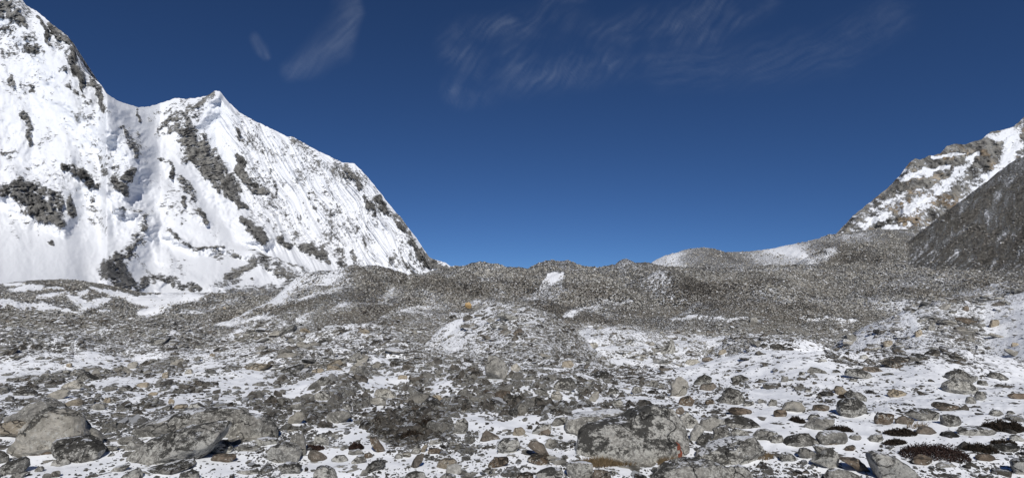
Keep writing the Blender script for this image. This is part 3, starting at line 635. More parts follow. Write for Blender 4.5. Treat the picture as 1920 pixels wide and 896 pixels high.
def hero(pts, seed, mat, thick=0.75, cuts=7, sink=0.10, boxy=0.62, rough=1.0, name='boulder', lean=0.0):
    pts = [tuple(p) for p in pts]; xs = [p[0] for p in pts]; ys = [p[1] for p in pts]
    w = max(xs)-min(xs); h = max(ys)-min(ys)
    cx, cy, _ = poly_rad(pts, np.array([0.]))
    D = hit(cx, max(ys)-0.10*h); k = D/FX
    W_, H_ = w*k, h*k; T = thick*0.5*(0.62*W_+0.38*min(W_, H_*1.4))
    Dc = D+T*0.55; k = Dc/FX
    sub = 5 if w > 95 else 4 if w > 26 else 3
    v, f = ICO[sub]
    th = np.arctan2(v[:, 2], v[:, 0]); grid = np.linspace(-math.pi, math.pi, 721); _, _, rg = poly_rad(pts, grid)
    ker = np.hanning(15); ker /= ker.sum(); rg = np.convolve(np.concatenate([rg[-8:-1], rg, rg[1:8]]), ker, 'valid')
    rho = np.interp(th, grid, rg)
    hh = np.hypot(v[:, 0], v[:, 2])**boxy
    P = np.stack([rho*np.cos(th)*hh*k, np.sign(v[:, 1])*np.abs(v[:, 1])**0.85*T, rho*np.sin(th)*hh*k], 1)
    low = P[:, 2] < -0.15*H_; P[:, 2] -= np.where(low, sink*H_*2*np.clip((-P[:, 2]/H_-0.15), 0, 1), 0)
    P[:, 1] += lean*P[:, 2]
    r = np.random.default_rng(seed)
    sc3 = np.array([W_/2, T, H_/2]); P = P/sc3
    for q in range(cuts+7):
        n = r.normal(size=3); n[1] = -abs(n[1])*1.2-0.75*np.hypot(n[0], n[2])
        if q % 5 == 4: n[1] = -n[1]
        n /= np.linalg.norm(n); P = clip(P, n, (P@n).max()*r.uniform(.66, .92))
    P = P*sc3
    m = min(W_, H_); nn = P/np.maximum(np.linalg.norm(P, axis=1)[:, None], 1e-6)
    s = 1/max(m, .01)
    rid = 1-np.abs(n3(P, 2.2*s, seed+3))*2
    P = P+nn*(m*rough*(0.05*n3(P, 1.4*s, seed)+0.022*rid+0.016*n3(P, 6*s, seed+7)+0.008*n3(P, 14*s, seed+9)))[:, None]
    c = np.array([(cx-960)*k, Dc, (HY-cy)*k])
    ca = math.hypot(c[0], c[1]); a = -math.atan2(c[0], c[1])     # turn the boulder to stand square to its own line of sight
    me = mesh_np(name, P, None, f, mat=mat, smooth_=False)
    me.polygons.foreach_set('use_smooth', np.full(len(me.polygons), False))
    o = link(name, me); o.location = c
    o['_px'] = cx; o['_py'] = cy; o['_w'] = w; o['_h'] = h
    return o
def cr(k, pts):      # outlines were measured on enlarged parts of the photograph
    ox, oy, s = {5: (0, 700, 4), 6: (480, 700, 4), 7: (960, 700, 4), 8: (1440, 640, 3.5), 1: (0, 500, 4), 2: (480, 480, 3.7333), 3: (960, 480, 3.7333), 4: (1440, 460, 3.7333)}[k]
    return [(ox+x/s, oy+y/s) for x, y in pts]
HL = [  # crop, outline, material, label, short name
 (7, [(475,650),(468,560),(485,500),(500,400),(560,378),(700,372),(830,358),(880,340),(930,305),(1010,280),(1090,270),(1160,290),(1240,298),(1275,350),(1292,400),(1308,500),(1325,655),(1180,690),(900,665),(640,700),(540,670)], 'lichen', 'largest boulder, broad blocky grey and white lichened block with brown grass at its foot', 'largest blocky boulder'),
 (7, [(392,485),(398,420),(412,348),(520,308),(640,295),(780,278),(850,295),(885,340),(880,420),(600,480),(480,500)], 'lichen_snow', 'long low lichened boulder with snow edged top just behind the largest blocky boulder', 'long low boulder behind it'),
 (7, [(1045,800),(1100,740),(1160,700),(1240,675),(1320,658),(1400,660),(1485,668),(1560,690),(1625,730),(1670,800),(1600,860),(1150,860)], 'lichen', 'rounded black and white lichened dome cut by the bottom edge below the largest boulder', 'lichened dome'),
 (7, [(1612,740),(1640,700),(1700,688),(1760,712),(1795,750),(1812,800),(1700,840),(1630,800)], 'grey', 'smooth round grey boulder touching the right side of the black and white dome', 'round grey boulder'),
 (7, [(1368,655),(1385,600),(1480,550),(1570,520),(1700,492),(1820,482),(1860,530),(1885,580),(1895,640),(1800,665),(1600,692),(1500,680)], 'lichen_snow', 'wedge shaped lichened boulder with snow on its sloping left top', 'snow topped wedge'),
 (7, [(1388,545),(1395,490),(1440,452),(1490,462),(1535,510),(1515,545),(1440,560)], 'dark', None, None),
 (7, [(1505,510),(1515,420),(1560,398),(1620,388),(1642,450),(1630,520),(1560,530)], 'dark', None, None),
 (7, [(1245,345),(1270,308),(1320,292),(1375,335),(1405,395),(1340,420),(1280,400)], 'lichen', None, None),
 (7, [(1325,520),(1340,460),(1390,380),(1440,400),(1440,450),(1400,470),(1380,520)], 'white', None, None),
 (7, [(1400,410),(1425,350),(1500,325),(1590,345),(1610,400),(1560,430),(1450,440)], 'grey', None, None),
 (7, [(1585,375),(1620,335),(1700,328),(1800,345),(1860,390),(1850,415),(1720,415),(1640,405)], 'dark', 'flat topped dark lichened slab on snow right of the largest boulder', 'flat dark slab'),
 (7, [(1808,470),(1835,430),(1920,425),(1990,440),(1990,500),(1900,510),(1830,500)], 'grey', None, None),
 (7, [(1640,440),(1680,410),(1760,430),(1780,460),(1720,485),(1650,480)], 'lichen_snow', None, None),
 (7, [(1540,218),(1600,140),(1640,118),(1700,135),(1735,160),(1745,200),(1690,235),(1610,242)], 'dark', 'black pointed rock standing in the snow above the flat dark slab', 'black pointed rock'),
 (7, [(1188,190),(1205,90),(1235,40),(1265,15),(1310,60),(1322,110),(1300,150),(1240,190)], 'pale', 'tall pale pointed rock sticking up out of the snow', 'tall pale rock'),
 (7, [(1245,240),(1270,190),(1335,165),(1372,205),(1350,240),(1290,250)], 'brown', None, None),
 (7, [(118,540),(140,512),(190,505),(240,540),(265,590),(300,628),(270,640),(200,590)], 'brown', 'leaning brown slab in the snow left of the largest boulder', 'leaning brown slab'),
 (7, [(112,640),(150,615),(205,608),(262,625),(275,660),(250,692),(180,690),(130,670)], 'brown', None, None),
 (7, [(300,672),(318,650),(360,643),(397,652),(392,678),(340,688)], 'grey', None, None),
 (7, [(408,700),(425,672),(520,665),(602,672),(600,695),(575,800),(420,810)], 'lichen_snow', 'pale lichened rock with flat snowy top at the bottom edge left of the dome', 'flat topped pale rock'),
 (7, [(598,800),(620,725),(680,712),(735,735),(745,800),(680,830)], 'brown', None, None),
 (7, [(178,745),(230,720),(300,708),(370,720),(392,745),(350,800),(210,810)], 'lichen', None, None),
 (7, [(25,800),(45,755),(110,742),(160,752),(160,800),(100,815)], 'brown', None, None),
 (7, [(3,455),(20,412),(70,402),(105,435),(70,470),(20,472)], 'tan', None, None),
 (7, [(285,185),(300,140),(345,128),(385,165),(370,195),(320,200)], 'pale', None, None),
 (7, [(570,205),(600,155),(655,132),(650,180),(610,220)], 'pale', None, None),
 (7, [(300,130),(330,70),(370,35),(430,38),(475,60),(490,95),(440,125),(370,135)], 'dark', 'dark grey rounded rock on the rubble slope above the largest boulder', 'dark rounded rock'),
 (7, [(755,235),(765,205),(810,193),(838,222),(800,248)], 'white', 'small white angular rock on snow above the largest boulder', 'small white rock'),
 (7, [(298,380),(325,335),(395,328),(405,370),(370,400),(320,398)], 'grey', None, None),
 (7, [(180,470),(150,440),(200,385),(280,375),(300,410),(260,465)], 'lichen', None, None),
 (7, [(190,465),(215,425),(270,412),(295,440),(270,468)], 'brown', None, None),
 (7, [(715,150),(730,110),(780,105),(808,135),(770,160)], 'dark', None, None),
 (7, [(1030,85),(1045,45),(1090,50),(1105,90),(1070,110)], 'grey', None, None),
 (7, [(895,140),(920,95),(970,100),(975,140),(930,155)], 'dark', None, None),
 (7, [(1400,120),(1430,85),(1510,70),(1540,100),(1480,130),(1420,135)], 'brown', None, None),
 (7, [(1360,80),(1400,40),(1450,10),(1500,30),(1480,70),(1420,95)], 'dark', None, None),
 (7, [(1222,300),(1235,262),(1280,252),(1300,285),(1260,312)], 'brown', None, None),
 (7, [(1445,225),(1460,198),(1510,190),(1522,220),(1480,235)], 'brown', None, None),
 (7, [(1730,235),(1760,205),(1810,210),(1815,240),(1760,250)], 'dark', None, None),
 (7, [(1840,210),(1860,190),(1895,200),(1890,222),(1855,228)], 'grey', None, None),
 (7, [(1620,290),(1650,255),(1740,262),(1800,275),(1790,305),(1680,312)], 'brown', None, None),
 (5, [(0,330),(60,322),(115,300),(150,250),(230,225),(310,208),(380,238),(445,270),(482,310),(440,380),(330,440),(200,470),(60,420)], 'grey', 'grey rounded boulder with sloping top rearmost of the cluster at far left', 'grey sloping boulder'),
 (5, [(-40,500),(-40,390),(30,365),(120,358),(225,370),(200,430),(180,490),(60,500)], 'tan', 'tan block with level top below the grey sloping boulder at the left edge', 'tan block'),
 (5, [(560,560),(545,350),(500,315),(560,315),(640,380),(720,440),(765,500),(720,530),(640,540)], 'grey', 'grey slab sloping down to the right behind the pale pyramid boulder', 'grey sloping slab'),
 (5, [(30,610),(90,560),(150,500),(185,465),(250,380),(340,312),(420,300),(490,310),(548,350),(575,420),(605,490),(590,560),(400,610),(200,640),(80,640)], 'pale', 'pale pyramid shaped boulder with black lichen along its top at left', 'pale pyramid boulder'),
 (5, [(408,570),(412,505),(480,484),(600,478),(690,500),(735,540),(770,588),(750,620),(690,662),(600,685),(500,655),(415,620)], 'dark', 'black lichened block with grey right side in front of the pale pyramid boulder', 'black lichened block'),
 (5, [(-10,770),(0,730),(40,680),(100,640),(155,630),(190,655),(200,705),(150,745),(60,770)], 'dark', 'small dark rock in the snow at the lower left corner', 'lower left dark rock'),
 (5, [(-30,670),(-30,570),(10,580),(50,620),(55,660),(20,690)], 'dark', None, None),
 (5, [(1000,480),(1040,415),(1090,370),(1230,325),(1380,290),(1520,275),(1640,268),(1720,272),(1790,285),(1830,350),(1835,450),(1790,515),(1650,505),(1500,480),(1200,480)], 'grey', 'long grey rock shelf lying behind the tilted slab at left', 'long grey shelf'),
 (5, [(1790,300),(1860,300),(1960,330),(2060,400),(2090,470),(2060,490),(1900,500),(1830,480)], 'grey', 'dark grey end block at the right of the long shelf', 'grey end block'),
 (5, [(960,660),(970,620),(1010,580),(1080,530),(1150,490),(1300,430),(1480,400),(1560,392),(1640,382),(1682,415),(1655,490),(1560,590),(1440,650),(1330,640),(1200,670),(1080,680),(1010,695)], 'lichen', 'tilted grey slab boulder with black lichen and shadowed right end at left', 'tilted slab boulder'),
 (5, [(1555,600),(1565,560),(1590,525),(1660,510),(1715,535),(1745,575),(1700,605),(1620,612)], 'lichen', None, None),
 (5, [(1045,755),(1060,725),(1200,700),(1330,670),(1420,655),(1452,690),(1380,715),(1200,755),(1100,765)], 'dark', 'flat dark slab under a thick snow pillow below the tilted slab', 'snow covered slab'),
 (5, [(1335,800),(1350,745),(1420,722),(1475,750),(1490,800),(1420,830)], 'lichen', None, None),
 (5, [(895,800),(945,742),(1025,715),(1055,770),(1050,810),(960,820)], 'lichen', None, None),
 (5, [(818,742),(860,700),(920,688),(968,692),(940,720),(870,742)], 'grey', None, None),
 (5, [(885,535),(888,490),(930,468),(1000,465),(1010,505),(980,540),(930,545)], 'lichen_snow', None, None),
 (5, [(918,580),(960,530),(1010,488),(1075,530),(1060,560),(990,585)], 'grey', None, None),
 (5, [(762,590),(765,545),(830,538),(882,545),(865,575),(800,592)], 'dark', None, None),
 (5, [(383,770),(395,735),(430,727),(452,745),(440,778),(405,785)], 'pale', None, None),
 (5, [(392,692),(400,652),(440,640),(490,642),(518,670),(490,700),(430,700)], 'white', None, None),
 (5, [(310,780),(330,750),(370,752),(388,780),(350,795)], 'grey', None, None),
 (5, [(255,740),(275,700),(310,695),(332,715),(300,740)], 'grey', None, None),
 (5, [(80,780),(110,740),(150,730),(190,745),(170,780),(120,795)], 'grey', None, None),
 (5, [(800,625),(830,595),(858,600),(850,620)], 'dark', None, None),
 (5, [(200,615),(215,560),(300,540),(400,540),(410,590),(320,610)], 'brown', None, None),
 (5, [(95,165),(130,125),(170,108),(230,128),(272,158),(220,172),(150,172)], 'dark', 'dark low boulder on the rubble above the left boulder cluster', 'dark low boulder'),
 (5, [(450,120),(480,80),(560,55),(605,75),(625,105),(560,125)], 'pale', 'pale grey boulder with shadowed right side on the rubble at left', 'pale rubble boulder'),
 (5, [(340,200),(400,140),(450,115),(510,130),(500,170),(430,205)], 'pale', None, None),
 (5, [(470,240),(520,205),(580,190),(618,210),(622,235),(560,245)], 'tan', 'flat tan rock on snowy rubble behind the pale pyramid boulder', 'flat tan rock'),
 (5, [(1010,95),(1040,72),(1105,65),(1115,98),(1070,108)], 'tan', 'small tan block with a grey right end on the left rubble', 'small tan block'),
 (5, [(780,215),(790,180),(825,182),(830,212),(800,222)], 'tan', None, None),
 (5, [(1388,280),(1430,230),(1480,222),(1530,260),(1520,280),(1450,288)], 'white', None, None),
 (5, [(1260,220),(1270,192),(1305,195),(1308,222),(1280,228)], 'tan', None, None),
 (5, [(690,250),(720,222),(780,225),(800,255),(760,280),(710,275)], 'grey', None, None),
 (5, [(1290,262),(1320,235),(1400,230),(1405,255),(1350,268)], 'tan', None, None),
 (5, [(1215,20),(1225,0),(1265,0),(1262,30),(1235,36)], 'tan', None, None),
 (5, [(1105,160),(1130,140),(1180,142),(1185,160),(1140,168)], 'tan', None, None),
 (5, [(1580,640),(1600,610),(1700,612),(1755,605),(1765,640),(1700,670),(1620,665)], 'brown', None, None),
 (5, [(1740,560),(1790,542),(1900,545),(1960,560),(1900,578),(1800,580)], 'grey', None, None),
 (5, [(1760,745),(1800,722),(1900,720),(1950,740),(1900,760),(1800,762)], 'grey', None, None),
 (6, [(85,640),(95,580),(130,545),(200,528),(300,545),(335,600),(320,650),(260,685),(190,688),(120,668)], 'lichen', 'round lichen crusted boulder with black hollow under it at lower left centre', 'round crusted boulder'),
 (6, [(165,690),(220,672),(300,675),(335,700),(325,755),(260,765),(200,745)], 'dark', None, None),  # shade in the hollow under the crusted boulder, built as a dark stone
 (6, [(248,555),(258,470),(300,445),(345,440),(368,500),(372,590),(340,640),(300,600)], 'grey', 'upright grey rock leaning on the round crusted boulder', 'upright grey rock'),
 (6, [(425,800),(432,740),(455,705),(510,695),(560,720),(600,765),(615,810),(540,840),(450,840)], 'lichen', 'grey humped rock with black flank at the bottom edge left of centre', 'grey humped rock'),
 (6, [(238,385),(255,325),(300,290),(345,300),(365,330),(340,365),(280,392)], 'pale', None, None),
 (6, [(428,525),(445,465),(490,455),(530,485),(552,530),(490,545)], 'lichen', None, None),
 (6, [(378,630),(405,582),(460,585),(500,605),(545,655),(490,665),(420,655)], 'brown', 'brown wedge rock in snow right of the round crusted boulder', 'brown wedge rock'),
 (6, [(562,645),(595,618),(660,615),(690,650),(650,668),(595,665)], 'white', None, None),
 (6, [(688,602),(700,575),(760,570),(800,585),(800,605),(740,618)], 'grey', None, None),
 (6, [(845,480),(890,478),(920,520),(955,570),(985,610),(950,610),(900,570),(860,520)], 'brown', None, None),
 (6, [(1155,710),(1180,655),(1205,610),(1262,605),(1250,650),(1215,695),(1175,718)], 'brown', 'steep brown wedge pointing up out of the snow near the middle', 'steep brown wedge'),
 (6, [(1352,705),(1365,665),(1410,645),(1480,640),(1510,665),(1480,700),(1400,725)], 'tan', 'tan rounded rock with white rock against its right side', 'tan rounded rock'),
 (6, [(1422,740),(1435,695),(1490,680),(1535,695),(1540,735),(1500,755),(1450,755)], 'white', 'white rock leaning against the tan rounded rock', 'white leaning rock'),
 (6, [(525,385),(535,310),(570,285),(640,275),(700,290),(715,320),(670,360),(600,385)], 'grey', 'rounded grey boulder half way up the rubble bank left of centre', 'rounded grey boulder'),
 (6, [(420,190),(440,150),(490,128),(550,150),(555,195),(500,210)], 'grey', None, None),
 (6, [(255,270),(270,225),(340,215),(360,250),(320,280)], 'grey', None, None),
 (6, [(855,210),(880,180),(930,172),(975,195),(975,232),(930,250),(890,235)], 'pale', None, None),
 (6, [(880,165),(900,125),(980,120),(1040,150),(1060,195),(1000,195),(930,175)], 'pale', None, None),
 (6, [(630,260),(660,225),(700,215),(725,260),(690,290),(650,285)], 'dark', None, None),
 (6, [(1670,512),(1700,460),(1725,430),(1780,460),(1840,490),(1770,505)], 'brown', 'brown triangular rock at the foot of the rubble right of centre', 'brown triangular rock'),
 (6, [(1475,450),(1490,390),(1510,348),(1560,335),(1590,370),(1590,430),(1540,465)], 'grey', None, None),
 (6, [(1730,705),(1760,660),(1800,628),(1890,628),(1895,660),(1850,690),(1780,708)], 'brown', None, None),
 (6, [(1812,600),(1815,530),(1850,495),(1960,485),(1980,540),(1940,590),(1870,610)], 'lichen', None, None),
 (6, [(1100,800),(1130,755),(1190,738),(1260,745),(1280,800),(1190,820)], 'white', 'white rock cut by the bottom edge near the middle', 'white bottom rock'),
 (6, [(1160,600),(1180,555),(1215,530),(1235,560),(1225,600),(1190,612)], 'grey', None, None),
 (6, [(1225,590),(1250,545),(1285,525),(1285,555),(1255,595)], 'tan', None, None),
 (6, [(1285,600),(1300,562),(1350,555),(1390,575),(1370,605),(1320,608)], 'brown', None, None),
 (6, [(1295,530),(1310,495),(1380,485),(1395,515),(1360,535)], 'grey', None, None),
 (6, [(1090,630),(1105,590),(1150,585),(1165,612),(1140,632)], 'pale', None, None),
 (6, [(1030,640),(1050,600),(1095,600),(1100,635),(1060,645)], 'white', None, None),
 (6, [(775,770),(800,720),(835,718),(838,755),(800,775)], 'grey', None, None),
 (6, [(808,800),(830,765),(880,768),(890,800),(850,815)], 'grey', None, None),
 (6, [(1310,205),(1330,165),(1375,162),(1400,190),(1350,212)], 'tan', None, None),
 (6, [(718,660),(760,615),(810,615),(830,655),(790,680),(740,678)], 'grey', None, None),
 (6, [(808,640),(812,600),(850,592),(875,615),(865,640)], 'brown', None, None),
 (6, [(0,520),(0,490),(80,480),(150,490),(165,525),(80,545)], 'lichen_snow', None, None),
 (6, [(1430,770),(1350,800),(1420,750),(1500,770),(1480,800)], 'grey', None, None),
 (8, [(1162,320),(1170,285),(1230,248),(1310,258),(1368,300),(1355,330),(1300,345),(1240,355),(1185,345)], 'lichen', 'lower of two stacked grey striated boulders on the right snow slope', 'stacked grey boulders'),
 (8, [(1182,255),(1195,210),(1265,185),(1312,212),(1380,228),(1382,262),(1320,280),(1220,275)], 'dark', 'upper of two stacked dark boulders on the right snow slope', 'upper stacked boulder'),
 (8, [(510,225),(518,178),(600,182),(650,200),(688,235),(660,252),(600,238),(560,228)], 'dark', 'dark split rock near the crest of the right snow slope', 'dark split rock'),
 (8, [(610,195),(640,170),(720,170),(770,205),(700,205)], 'brown', None, None),
 (8, [(462,455),(468,415),(525,378),(595,372),(640,425),(668,450),(658,492),(590,505),(520,512),(480,475)], 'dark', 'bulky dark brown boulder half way up the right snow slope', 'bulky dark boulder'),
 (8, [(500,350),(540,318),(600,330),(640,360),(640,400),(590,380),(530,372)], 'dark', None, None),
 (8, [(98,450),(120,405),(165,392),(215,400),(240,435),(215,468),(150,475)], 'pale', 'pale rounded boulder on the snow left of the bulky dark boulder', 'pale rounded boulder'),
 (8, [(232,590),(265,550),(320,512),(380,498),(435,500),(400,540),(330,580)], 'grey', 'slanting grey slab in the snow below the pale rounded boulder', 'slanting grey slab'),
 (8, [(95,690),(140,640),(210,600),(270,605),(310,640),(340,680),(260,695),(160,700)], 'dark', 'dark topped boulder behind the leaning block at right of centre', 'dark topped boulder'),
 (8, [(332,640),(345,605),(400,590),(505,598),(530,650),(470,678),(400,690),(350,670)], 'lichen_snow', 'flat snow dusted block with brown base right of the dark topped boulder', 'flat snowy block'),
 (8, [(285,795),(330,750),(370,720),(412,705),(448,745),(468,825),(435,848),(390,820),(330,800)], 'lichen', 'leaning grey block with light face lower right of centre', 'leaning grey block'),
 (8, [(72,770),(100,735),(130,722),(180,755),(175,785),(120,795)], 'grey', None, None),
 (8, [(198,745),(215,705),(250,700),(330,738),(320,768),(250,780)], 'grey', None, None),
 (8, [(472,780),(500,765),(590,768),(620,800),(660,850),(665,872),(600,850),(540,810)], 'brown', 'brown edged slab lying in snow at lower right', 'brown edged slab'),
 (8, [(675,770),(690,735),(760,738),(830,770),(900,818),(960,870),(990,930),(800,960),(735,900),(700,830)], 'lichen', 'large black and white lichened boulder slanting down to the right at bottom right', 'slanting lichened boulder'),
 (8, [(380,900),(410,855),(450,838),(530,850),(600,875),(625,910),(560,940),(440,940)], 'lichen', None, None),
 (8, [(1605,800),(1625,780),(1700,765),(1760,790),(1760,880),(1690,895),(1635,865)], 'lichen', 'lichened boulder cut by the right edge with a blue shadow on its left', 'right edge boulder'),
 (8, [(945,790),(970,758),(1020,745),(1075,760),(1070,795),(1010,818)], 'brown', None, None),
 (8, [(712,545),(715,482),(760,470),(825,478),(815,520),(770,555)], 'brown', None, None),
 (8, [(838,535),(860,498),(900,488),(950,505),(950,540),(890,550)], 'brown', None, None),
 (8, [(905,490),(960,458),(1040,445),(1110,458),(1108,505),(1060,528),(1000,510)], 'dark', 'wide low dark rock in the snow below the stacked grey boulders', 'wide dark rock'),
 (8, [(1142,545),(1142,485),(1195,478),(1245,490),(1275,525),(1240,570),(1190,560)], 'grey', None, None),
 (8, [(785,350),(810,322),(850,315),(890,325),(905,355),(860,372),(810,368)], 'tan', 'small tan and grey rock standing on open snow mid slope', 'tan and grey rock'),
 (8, [(1440,228),(1480,205),(1520,205),(1575,240),(1540,252),(1480,245)], 'grey', None, None),
 (8, [(1300,405),(1312,365),(1345,358),(1372,395),(1340,412)], 'grey', None, None),
 (8, [(1360,370),(1380,325),(1425,330),(1435,370),(1400,395)], 'grey', None, None),
 (8, [(1455,490),(1475,455),(1520,450),(1550,480),(1510,495)], 'grey', None, None),
 (8, [(1562,482),(1580,458),(1612,455),(1625,480)], 'grey', None, None),
 (8, [(1235,605),(1290,570),(1380,562),(1460,570),(1510,605),(1400,618),(1300,620)], 'grey', None, None),
 (8, [(1590,650),(1600,620),(1640,612),(1680,640),(1640,660)], 'white', None, None),
 (8, [(1100,822),(1140,798),(1200,798),(1245,818),(1180,828)], 'grey', None, None),
 (8, [(1365,770),(1400,740),(1470,742),(1500,775),(1440,792)], 'brown', None, None),
 (8, [(1075,425),(1110,400),(1180,405),(1255,425),(1250,448),(1160,460)], 'brown', None, None),
 (8, [(295,458),(305,422),(350,412),(408,425),(385,460)], 'brown', None, None),
 (8, [(655,660),(690,615),(740,605),(765,650),(710,668)], 'lichen', None, None),
 (8, [(975,600),(1000,562),(1060,558),(1110,595),(1050,615)], 'brown', None, None),
 (8, [(985,300),(1000,285),(1028,288),(1025,302)], 'dark', None, None),
 (8, [(260,520),(275,480),(330,475),(350,500),(310,525)], 'grey', None, None),
 (8, [(530,640),(545,615),(600,612),(620,635),(580,650)], 'grey', None, None),
 (8, [(1575,360),(1620,342),(1700,345),(1700,380),(1620,382)], 'brown', None, None),
 (8, [(1370,285),(1380,258),(1430,255),(1455,285),(1410,292)], 'dark', None, None),
 (8, [(240,335),(250,308),(285,305),(292,332)], 'dark', None, None),
 (8, [(85,265),(95,230),(130,228),(135,255),(110,270)], 'grey', None, None),
 (8, [(200,225),(210,200),(238,200),(240,220)], 'dark', None, None),
 (8, [(340,750),(300,690),(330,680),(400,700),(370,720)], 'lichen_snow', None, None),
 (8, [(530,260),(550,240),(590,245),(575,268)], 'grey', None, None),
 (8, [(0,420),(20,378),(55,385),(60,420),(25,428)], 'grey', None, None),
 (8, [(40,490),(50,455),(110,445),(130,480),(90,498)], 'brown', None, None),
 (8, [(20,660),(30,620),(90,612),(100,650),(60,672)], 'dark', None, None),
 (8, [(500,720),(520,690),(570,680),(582,700),(540,722)], 'brown', None, None),
 (4, [(808,700),(812,675),(840,665),(872,668),(868,700),(835,715)], 'tan', 'tan block, lowest of three boulders on the snowy slope at right', 'tan slope block'),
 (4, [(1030,640),(1035,605),(1065,590),(1085,610),(1070,640)], 'tan', 'middle of three brown boulders on the snowy slope at right', 'middle slope boulder'),
 (4, [(1112,600),(1125,565),(1155,550),(1175,575),(1160,600)], 'grey', 'upper grey boulder of the three on the snowy slope at right', 'upper slope boulder'),
 (4, [(1262,480),(1275,458),(1320,458),(1325,478)], 'dark', None, None),
 (4, [(1555,570),(1570,520),(1610,518),(1615,560),(1590,575)], 'tan', None, None),
 (4, [(1365,465),(1370,425),(1400,425),(1405,465)], 'brown', None, None),
 (4, [(640,800),(650,770),(690,765),(705,795)], 'white', 'white rock on the crest line where the snow slope meets the rubble', 'white crest rock'),
 (4, [(345,815),(365,795),(410,798),(420,818)], 'white', None, None),
 (4, [(1700,710),(1710,680),(1750,682),(1755,708)], 'tan', None, None),
 (3, [(528,640),(540,610),(590,605),(612,632),(580,648)], 'pale', 'pale block on the snow flat beyond the central hump', 'pale flat block'),
 (3, [(1440,690),(1455,660),(1495,652),(1505,685)], 'tan', 'tan rock on the far part of the snow flat', 'tan flat rock'),
 (3, [(1205,755),(1225,730),(1290,722),(1318,745),(1270,768)], 'pale', None, None),
 (3, [(1325,740),(1330,715),(1380,705),(1420,725),(1400,742)], 'brown', None, None),
 (3, [(1180,590),(1195,565),(1230,580),(1225,595)], 'dark', None, None),
 (3, [(1030,545),(1040,525),(1060,528),(1062,545)], 'pale', None, None),
 (3, [(1665,475),(1670,430),(1715,425),(1720,470)], 'grey', None, None),
 (3, [(345,775),(355,740),(410,728),(440,760),(400,785)], 'tan', None, None),
 (3, [(0,810),(-10,770),(30,745),(65,785),(40,815)], 'pale', None, None),
 (3, [(685,300),(690,285),(708,287),(708,300)], 'white', 'small white boulder on the dark rubble slope right of the gully', 'small white slope boulder'),
 (2, [(1462,360),(1466,330),(1490,320),(1508,338),(1506,365),(1480,372)], 'ochre', 'bright orange tan boulder standing alone on the middle of the moraine', 'orange tan boulder'),
 (2, [(1620,860),(1610,780),(1630,710),(1670,700),(1740,740),(1780,790),(1740,850),(1680,880)], 'grey', 'grey brown outcrop on the flank of the central hump', 'grey brown outcrop'),
 (2, [(385,815),(400,790),(460,785),(480,805),(430,822)], 'tan', None, None),
 (2, [(990,860),(1000,832),(1055,835),(1062,862)], 'tan', None, None),
 (1, [(945,755),(965,725),(1000,710),(1030,720),(1025,755),(980,770)], 'pale', 'pale block on the left rubble slope', 'pale slope block'),
 (1, [(488,745),(500,725),(535,722),(535,752),(510,760)], 'tan', None, None),
 (1, [(1215,830),(1220,795),(1262,785),(1258,830),(1235,842)], 'tan', None, None),
 (1, [(1385,810),(1395,770),(1435,768),(1440,805)], 'pale', None, None),
 (1, [(1570,670),(1580,650),(1615,655),(1612,678)], 'tan', None, None),
 (1, [(1455,620),(1465,585),(1505,580),(1520,612)], 'dark', None, None),
 (1, [(1670,320),(1675,300),(1690,298),(1695,318)], 'tan', None, None),
 (1, [(545,885),(555,850),(590,850),(600,880)], 'tan', None, None),
]
heroes = []
TONE = {'grey': 'grey', 'lichen': 'speckled grey', 'dark': 'dark', 'pale': 'pale', 'tan': 'tan', 'brown': 'brown', 'white': 'whitish', 'ochre': 'orange', 'lichen_snow': 'snow dusted', 'grey_snow': 'snow dusted'}
occ = []
for i, (k, pts, mt, lab, short) in enumerate(HL):
    if k == 8 and lab is None and mt == 'grey' and i % 2: mt = 'dark'
    P = cr(k, pts)
    o = hero(P, 100+i, RK[mt], name='boulder' if max(p[0] for p in P)-min(p[0] for p in P) > 22 else 'rock', rough=1.7 if mt in ('dark', 'lichen') else 1.4)
    heroes.append((o, mt, lab, short)); occ.append((o['_px'], o['_py'], o['_w']/2, o['_h']/2))
occ = np.array(occ)
# red streak on the right end of the largest boulder: a thin skin of its own on the stone
ob = heroes[0][0]; me0 = ob.data; vv = np.empty(len(me0.vertices)*3, np.float32); me0.vertices.foreach_get('co', vv); vv = vv.reshape(-1, 3)
tri = np.empty(len(me0.polygons)*3, np.int32); me0.polygons.foreach_get('vertices', tri); tri = tri.reshape(-1, 3)
wc = vv[tri].mean(1)+np.array(ob.location[:]); cpx = 960+FX*wc[:, 0]/wc[:, 1]; cpy = HY-FX*wc[:, 2]/wc[:, 1]
nr_ = np.cross(vv[tri[:, 1]]-vv[tri[:, 0]], vv[tri[:, 2]]-vv[tri[:, 0]]); nr_ /= np.linalg.norm(nr_, axis=1)[:, None]
sel = (stroke(cpx, cpy, [(1270,832),(1273,841),(1277,847),(1274,856)], [2.2,3.4,2.6,2.0], .05)*(1+.0*cpx) > .5) & (nr_[:, 1] < -.2)
if sel.any():
    ml = NT('red_streak'); nz_ = ml.noise(ml.obj(), 60, 6, .7); ml.bsdf(ml.mix(ml.mapr(nz_, .4, .6), (0.09, 0.035, 0.025), (0.27, 0.075, 0.045)), .9)
    q3 = vv[tri[sel]]+nr_[sel][:, None, :]*0.006
    link('red_streak', mesh_np('red_streak', q3.reshape(-1, 3), None, np.arange(sel.sum()*3).reshape(-1, 3), mat=ml.m, smooth_=False), ob)

